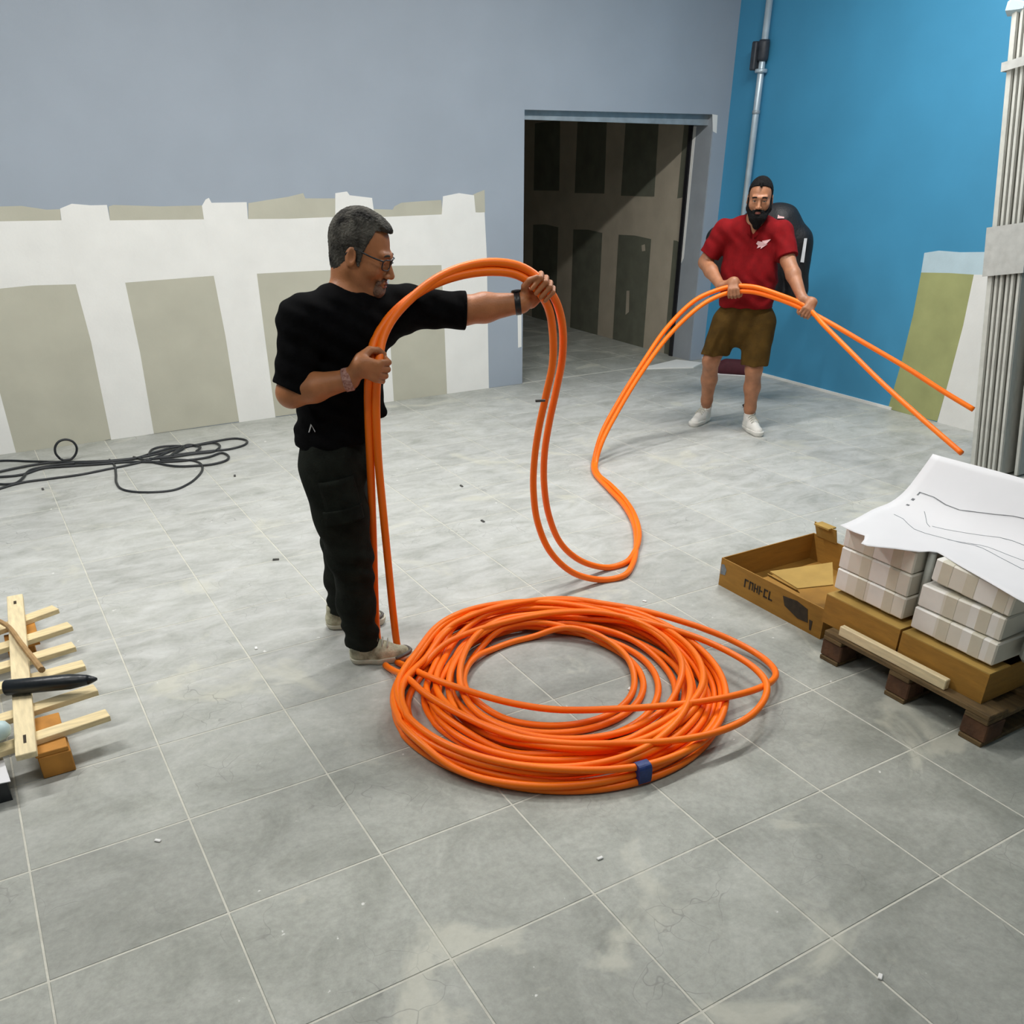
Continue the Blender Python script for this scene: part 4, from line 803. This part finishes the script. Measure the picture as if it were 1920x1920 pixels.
# trousers
F = Field((1.1, 1.3, .02), (1.95, 2.35, 1.12), .004)
F.op(rc(hp+V(0, 0, .02), hp-V(0, 0, .09), .158, .162, CF, .86), .03)
limb(F, [hiR, hiR*.45+knR*.55, knR, knR*.4+anR*.6, anR-V(0, 0, .04)], [.122, .112, .090, .080, .070], .035)
limb(F, [hiL, hiL*.45+knL*.55, knL, knL*.4+anL*.6, anL-V(0, 0, .03)], [.118, .108, .086, .078, .070], .035)
F.op(rc(anR+V(.02, -.005, 0), anR-V(-.02, .005, .05), .06, .066), .03)
F.cut((0, 0, .062), (-.25*EF[0], -.25*EF[1], -1)) if False else F.cut(anR*V(1, 1, 0)+V(0, 0, 0.089), (0, 0, -1))
F.ripple(lambda P: .006*np.sin(P[2]*62+P[0]*27+np.sin(P[1]*21+P[2]*9)*1.8)*(np.exp(-((P[2]-.50)/.09)**2)+.9*np.exp(-((P[2]-.17)/.07)**2))+.0035*np.sin((P[2]*.35+P[0]-P[1]*.5)*44+np.sin(P[2]*15)*1.5))
tr = field_obj('trousers', F, M['trouser'], m1)
tc_ = nrm(V(-.40, -.75, .2)); tx = nrm(EF-tc_*EF.dot(tc_)); Rp = np.stack([tx, np.cross(tc_, tx), tc_], 1); th_dir = nrm(knR-hiR)
Rq = np.stack([nrm(np.cross(-th_dir, tc_)), -th_dir, nrm(np.cross(nrm(np.cross(-th_dir, tc_)), -th_dir))], 1)
for nm, c_, a, b in (('pocket', (1.39,1.659,0.789), .068, .085), ('pocket_flap', (1.395,1.657,0.728), .075, .028)):
    n_ = 8; g = [(-a+2*a*i/n_, -b+2*b*j/n_) for j in range(n_+1) for i in range(n_+1)]
    bvh = BVHTree.FromPolygons([tuple(v.co) for v in tr.data.vertices], [tuple(p.vertices) for p in tr.data.polygons]); off = org(tr); P = []
    for x, y in g:
        q = V(c_)+Rq[:, 0]*x+Rq[:, 1]*y+Rq[:, 2]*.3-off; h = bvh.ray_cast(Vector(q), Vector(-Rq[:, 2])); P.append(V(h[0])+off if h[0] is not None else V(c_)+Rq[:, 0]*x+Rq[:, 1]*y)
    P = np.array(P); e = .012 if nm == 'pocket' else .02; n1 = n_+1
    up = P+Rq[:, 2]*e; dn = P-Rq[:, 2]*.004; nn = len(P)
    fs = [(j*n1+i, j*n1+i+1, (j+1)*n1+i+1, (j+1)*n1+i) for j in range(n_) for i in range(n_)]; fs += [tuple(q+nn for q in reversed(f)) for f in fs]
    bd = [i for i in range(n1)]+[j*n1+n_ for j in range(1, n1)]+[n_*n1+i for i in range(n_-1, -1, -1)]+[j*n1 for j in range(n_-1, 0, -1)]
    fs += [(bd[k], nn+bd[k], nn+bd[(k+1) % len(bd)], bd[(k+1) % len(bd)]) for k in range(len(bd))]
    obj(nm, (np.concatenate([up, dn]), fs), M['trouser'], tr, True)
shoe(m1, (1.379, 1.730, 0), (.256, -.124, 0), .29, M['khaki_shoe'], M['sole'], M['lace'], dark=M['sole_dark'])
shoe(m1, (1.400, 2.093, 0), (.94, -.345, 0), .29, M['khaki_shoe'], M['sole'], M['lace'], dark=M['sole_dark'])
wa_ = nrm(wrL-elL); wt_ = ring_part('wristwatch', wrL-wa_*.012, wa_, .039, .026, M['watch'], m1, .005)
wp = wrL-wa_*.012; dn_ = nrm(V(-.1, .3, 1)-wa_*V(-.1, .3, 1).dot(wa_))
obj('dial', lathe([(.021, .038), (.022, .046), (.019, .050)], wp, np.stack([wa_, np.cross(dn_, wa_), dn_], 1), 18), M['watch'], wt_, True)
ba_ = nrm(wrR-elR); ring_part('bracelet', wrR-ba_*.006, ba_, .0385, .034, M['bracelet'], m1, .004)
# ---------------------------------------------------------------- bearded man in the red polo
E2, L2 = V(-.722, -.692, 0), V(.692, -.722, 0)
m2 = thing('person', 'bearded person in red polo shirt and brown shorts by the blue wall', 'person', (5.55, 3.8, 0))
H2 = Head((5.441,3.644,1.698), (-.722, -.692, -.17), (0, 0, 1), 1.06)
shR, shL = V((5.336,3.868,1.472)), V((5.63,3.562,1.471))
elR, wrR, hdR = V((5.258,3.95,1.253)), V((5.187,3.677,1.121)), V((5.22,3.571,1.098))
elL, wrL, hdL = V((5.603,3.446,1.295)), V((5.539,3.194,1.066)), V((5.541,3.134,0.994))
nb = V((5.474,3.695,1.542)); ch = V((5.486,3.712,1.398)); wa = V((5.482,3.702,1.16)); hp = V((5.496,3.702,0.939))
fR, fL = nrm(V(-.93, -.36, 0)), nrm(V(-.36, -.93, 0))
heR, heL = V((5.274,3.923,0))-fR*.28, V((5.542,3.425,0))-fL*.28
anR, anL = heR+fR*.055+V(0, 0, .10), heL+fL*.055+V(0, 0, .10)
hiR, hiL = V((5.411,3.791,0.824)), V((5.578,3.616,0.835))
knR, knL = V((5.311,3.822,0.546)), V((5.544,3.579,0.5))
F = Field((4.75, 2.9, .04), (6.1, 4.45, 1.92), .0045)
H2.add(F)
F.op(rc(H2.p(-.03, 0, -.055), nb-V(0, 0, .03), .066, .072), .03); F.op(rc(H2.p(.0, 0, -.085), nb-V(0, 0, .03), .05, .06), .03)
F.op(rc(ch, wa, .16, .155, E2, .66), .03); F.op(rc(wa, hp, .155, .15, E2, .75), .03)
F.op(rc(shR, nb-V(0, 0, .04), .062, .07), .04); F.op(rc(shL, nb-V(0, 0, .04), .062, .07), .04)
limb(F, [shR, elR], [.062, .050]); limb(F, [elR, elR*.62+wrR*.38, wrR], [.050, .050, .032], .02)
limb(F, [shL, elL], [.062, .052]); limb(F, [elL, elL*.62+wrL*.38, wrL], [.052, .052, .033], .02)
for hi, kn, an in ((hiR, knR, anR), (hiL, knL, anL)):
    cal = kn*.62+an*.38-E2*.018
    limb(F, [hi, kn], [.095, .064], .03); limb(F, [kn, cal, an*.8+kn*.2, an], [.062, .062, .044, .040], .03); F.op(rc(kn, kn+E2*.012+V(0, 0, .01), .052, .05), .03); F.op(rc(an, an+V(0, 0, -.05), .04, .035), .02)
cab2 = nrm(V((5.316,3.47,1.11))-V((5.136,3.658,1.071)))
hand(F, hdR, cab2, E2*.62+V(0, 0, -.75), 1, wrR, .026, 1.1)
hand(F, hdL, V((5.43,3.265,1.065))-V((5.631,3.04,0.924)), E2*.55+V(0, 0, -.8), -1, wrL, .026, 1.1)
field_obj('body', F, M['skin2'], m2)
F = Field(H2.c-.2, H2.c+.2, .0035)
for pt_, n_ in (((.025, 0, .04), (.97, 0, -.24)), ((.06, 0, .083), (.45, 0, -.89))):
    F.op(H2.el((-.014, 0, .032), (.103, .082, .099)), 0, cuts=[(H2.p(*pt_), H2.d(*n_)), (H2.p(0, 0, -.045), H2.d(.41, 0, -.91))])
F.op(H2.rc((.066, 0, .10), (.080, 0, .088), .012, .008), .010)
F.ripple(lambda P: .0012*np.sin(P[0]*310)*np.sin(P[1]*290)*np.sin(P[2]*330))
field_obj('hair', F, M['dark_hair'], m2)
F = Field(H2.c-.24, H2.c+.2, .0035)
for q in (-1, 1):
    F.op(H2.rc((.004, q*.072, .0), (.022, q*.064, -.062), .010, .018), .01); F.op(H2.rc((.022, q*.060, -.062), (.078, q*.026, -.108), .022, .032), .02)
    F.op(H2.rc((.104, q*.006, -.0555), (.090, q*.030, -.066), .0085, .0075), .006); F.op(H2.rc((.088, q*.032, -.066), (.084, q*.026, -.096), .009, .016), .01)
F.op(H2.rc((.080, 0, -.104), (.078, 0, -.155), .036, .026), .03)
F.op(H2.el((.108, 0, -.073), (.018, .020, .008)), .006, 's')
F.ripple(lambda P: .0014*np.sin(P[0]*310)*np.sin(P[1]*290)*np.sin(P[2]*330))
field_obj('beard', F, M['dark_hair'], m2)
H2.eyes(m2)
for q in (-1, 1): obj('eyebrow', tube(spline([H2.p(.096, q*.011, .019), H2.p(.0965, q*.028, .023), H2.p(.085, q*.047, .018)], 10), .005, 6), M['dark_hair'], m2, True)
obj('lips', join(*[tube(spline([H2.p(.096, -.020, z), H2.p(.107, -.008, z+.001), H2.p(.107, .008, z+.001), H2.p(.096, .020, z)], 12), .004, 6) for z in (-.067, -.0755)]), M['lip'], m2, True)
F = Field((4.9, 3.1, .8), (6.05, 4.3, 1.7), .0045)
F.op(rc(ch, wa, .190, .202, E2, .66), .03); F.op(rc(wa, hp-V(0, 0, .06), .202, .204, E2, .72), .04)
F.op(rc(shR, nb-V(0, 0, .045), .072, .080), .05); F.op(rc(shL, nb-V(0, 0, .045), .072, .080), .05)
dR = nrm(elR-shR); F.op(rc(shR, elR+dR*.05, .078, .080), .03, cuts=[(elR-dR*.055, dR)])
dL = nrm(elL-shL); F.op(rc(shL, elL+dL*.05, .078, .080), .03, cuts=[(elL-dL*.02, dL)])
F.op(rc(nb-V(0, 0, .02)+E2*.03, H2.c, .066, .08), .008, 's'); F.op(rc(nb+E2*.10-V(0, 0, .085), nb+E2*.10+V(0, 0, .05), .014, .05), .008, 's')
F.cut((0, 0, 0.952), (0, 0, -1))
F.ripple(lambda P: .004*np.sin(P[2]*55+np.sin((P[0]-P[1])*17)*2.)*np.exp(-((P[2]-1.0)/.14)**2)+.0025*np.sin((P[0]-P[1])*40+P[2]*30+np.sin(P[2]*22)*2))
sh2 = field_obj('polo_shirt', F, M['red_cloth'], m2)
for q in (-1, 1):
    c0 = nb+V(0, 0, .012)-E2*.06; c1 = nb+L2*q*.07-V(0, 0, .006); c2 = nb+E2*.085+L2*q*.03-V(0, 0, .055); c3 = nb+E2*.088+L2*q*.008-V(0, 0, .095)
    cv = spline([c0, c1, c2, c3], 16); fl = np.array([0, 0, 1.])
    wv = np.interp(np.linspace(0, 1, 16), [0, .5, 1], [.03, .045, .012]); n = 16
    outv = np.array([nrm((p-nb)*V(1, 1, 0)+1e-6) for p in cv]); lo_ = cv+outv*.022-V(0, 0, 1)*wv[:, None]
    vv = np.concatenate([cv, lo_, cv-outv*.006, lo_-outv*.006]); fs = []
    for i in range(n-1): fs += [(i, i+1, n+i+1, n+i), (2*n+i, 3*n+i, 3*n+i+1, 2*n+i+1), (i, 2*n+i, 2*n+i+1, i+1), (n+i, n+i+1, 3*n+i+1, 3*n+i)]
    obj('collar', (vv, fs), M['red_cloth'], sh2, True)
Rl = np.stack([L2, V(0, 0, 1), E2], 1)
decal('logo', [[(-.05, .012), (-.04, .030), (-.005, .024), (-.01, .032), (.05, .042), (.022, .012), (.03, .010), (-.015, -.022), (-.012, -.006), (-.04, -.018), (-.034, .002)]], (5.449,3.563,1.389), Rl, sh2, M['logo'], sh2)
F = Field((4.95, 3.1, .4), (6.05, 4.3, 1.12), .0045)
F.op(rc(hp+V(0, 0, .03), hp-V(0, 0, .10), .186, .192, E2, .74), .03)
limb(F, [hiR, knR-V(0, 0, .03)], [.125, .098], .03); limb(F, [hiL, knL-V(0, 0, .03)], [.125, .098], .03)
_, P = F.sub(F.lo, F.lo+F.n*F.h); side = (P[0]-5.5)*L2[0]+(P[1]-3.73)*L2[1]+0*P[2]
F.a = np.maximum(F.a, np.where(side < ((knR+knL)/2-V(5.5, 3.73, 0)).dot(L2), 0.596-P[2], 0.535-P[2]).astype(np.float32))
F.ripple(lambda P: .005*np.sin((P[0]*L2[0]+P[1]*L2[1])*60+P[2]*22+np.sin(P[2]*18)*1.5)*np.clip((.8-P[2])*3, .2, 1))
so2 = field_obj('shorts', F, M['short'], m2)
for he, f_, an, kn in ((heR, fR, anR, knR), (heL, fL, anL, knL)):
    shoe(m2, he, f_, .30, M['white_shoe'], M['white_shoe'], M['lace'])
    d_ = nrm(kn-an); F = Field(an-.12, an+.16, .003); F.op(rc(an-V(0, 0, .03), an+d_*.09, .044, .047), .01); F.cut(an+d_*.045, d_); sk = field_obj('sock', F, M['sock'], m2)
    ring_part('sock_band', an+d_*.035, d_, .0455, .012, M['black_cloth'], sk, .002)
# ---------------------------------------------------------------- black backpack hung behind him, maroon bag on the floor
st = thing('bag_stand', 'dark upright stand behind the bearded man carrying the black backpack', 'stand', (6.122,4.132,0))
bs = V((6.122,4.132,0))
obj('post', tube([bs+V(0, 0, .03), bs+V(0, 0, 1.44)], .016, 12), M['frame_metal'], st, True)
obj('crossbar', tube([bs+V(0, 0, 1.42)-L2*.2, bs+V(0, 0, 1.44), bs+V(0, 0, 1.42)+L2*.2], .012, 10), M['frame_metal'], st, True)
for k in range(3):
    a = 2*math.pi*k/3+.3; obj('foot', tube([bs+V(0, 0, .05), bs+V(.06*math.cos(a), .06*math.sin(a), .014)], .013, 8), M['frame_metal'], st, True)
a0, a1 = V((5.918,4.301,1.335)), V((6.135,4.075,1.476))
F = Field(bs+V(-.7, -.7, .6), bs+V(.7, .7, 1.75), .006)
mid = (a0+a1)/2
F.op(rc(a0, mid, .10, .12, E2, .7), .06); F.op(rc(a1, mid, .15, .12, E2, .7), .06)
F.op(rc(mid, (6.071,4.142,0.977), .2, .19, E2, .55), .05)
F.op(rc(a1, (6.244,3.962,1.347), .14, .105), .05); F.op(rc((6.244,3.962,1.347), (6.26,3.916,0.991), .105, .085), .05)
F.op(rc(a0, (5.786,4.411,1.368), .08, .085), .04); F.op(rc((5.786,4.411,1.368), (5.824,4.371,1.132), .085, .075), .04)
F.ripple(lambda P: .004*np.sin(P[2]*24+np.sin((P[0]-P[1])*9)*2))
F.cut((0, 0, 0.914), (0, 0, -1))
jkt = thing('backpack', 'black rounded backpack with a white stripe hanging behind the bearded man', 'backpack', mid)
shell = field_obj('shell', F, M['jacket'], jkt)
decal('reflective_strip', [[(-.014, -.085), (.014, -.088), (.010, .088), (-.012, .088)]], (6.19,3.844,1.301), Rl, shell, M['logo_white'], shell, lift=.012)
decal('logo', [[(-.022, -.012), (.03, -.010), (.028, .0), (-.008, .006), (-.02, .014)]], (6.04,4.001,1.54), Rl, shell, M['logo'], shell, lift=.012)
mb = V((6.931,5.211,0)); F = Field(mb-.3, mb+.3, .006)
F.op(rc(mb+V(0, 0, .05)-L2*.12, mb+V(0, 0, .05)+L2*.12, .075, .075), .03); F.op(rc(mb+V(0, 0, .10)-L2*.08, mb+V(0, 0, .10)+L2*.10, .05, .05), .04); F.cut(mb+V(0, 0, .012), (0, 0, -1))
bgt = thing('tool_bag', 'maroon bag on the floor seen between the legs in shorts', 'bag', mb)
obj_ = field_obj('bag_body', F, M['maroon'], bgt)
obj('bag_base', box(mb+V(0, 0, .007), (.34, .13, .014), frame(L2, z=(0, 0, 1)), .004), M['paper'], bgt)
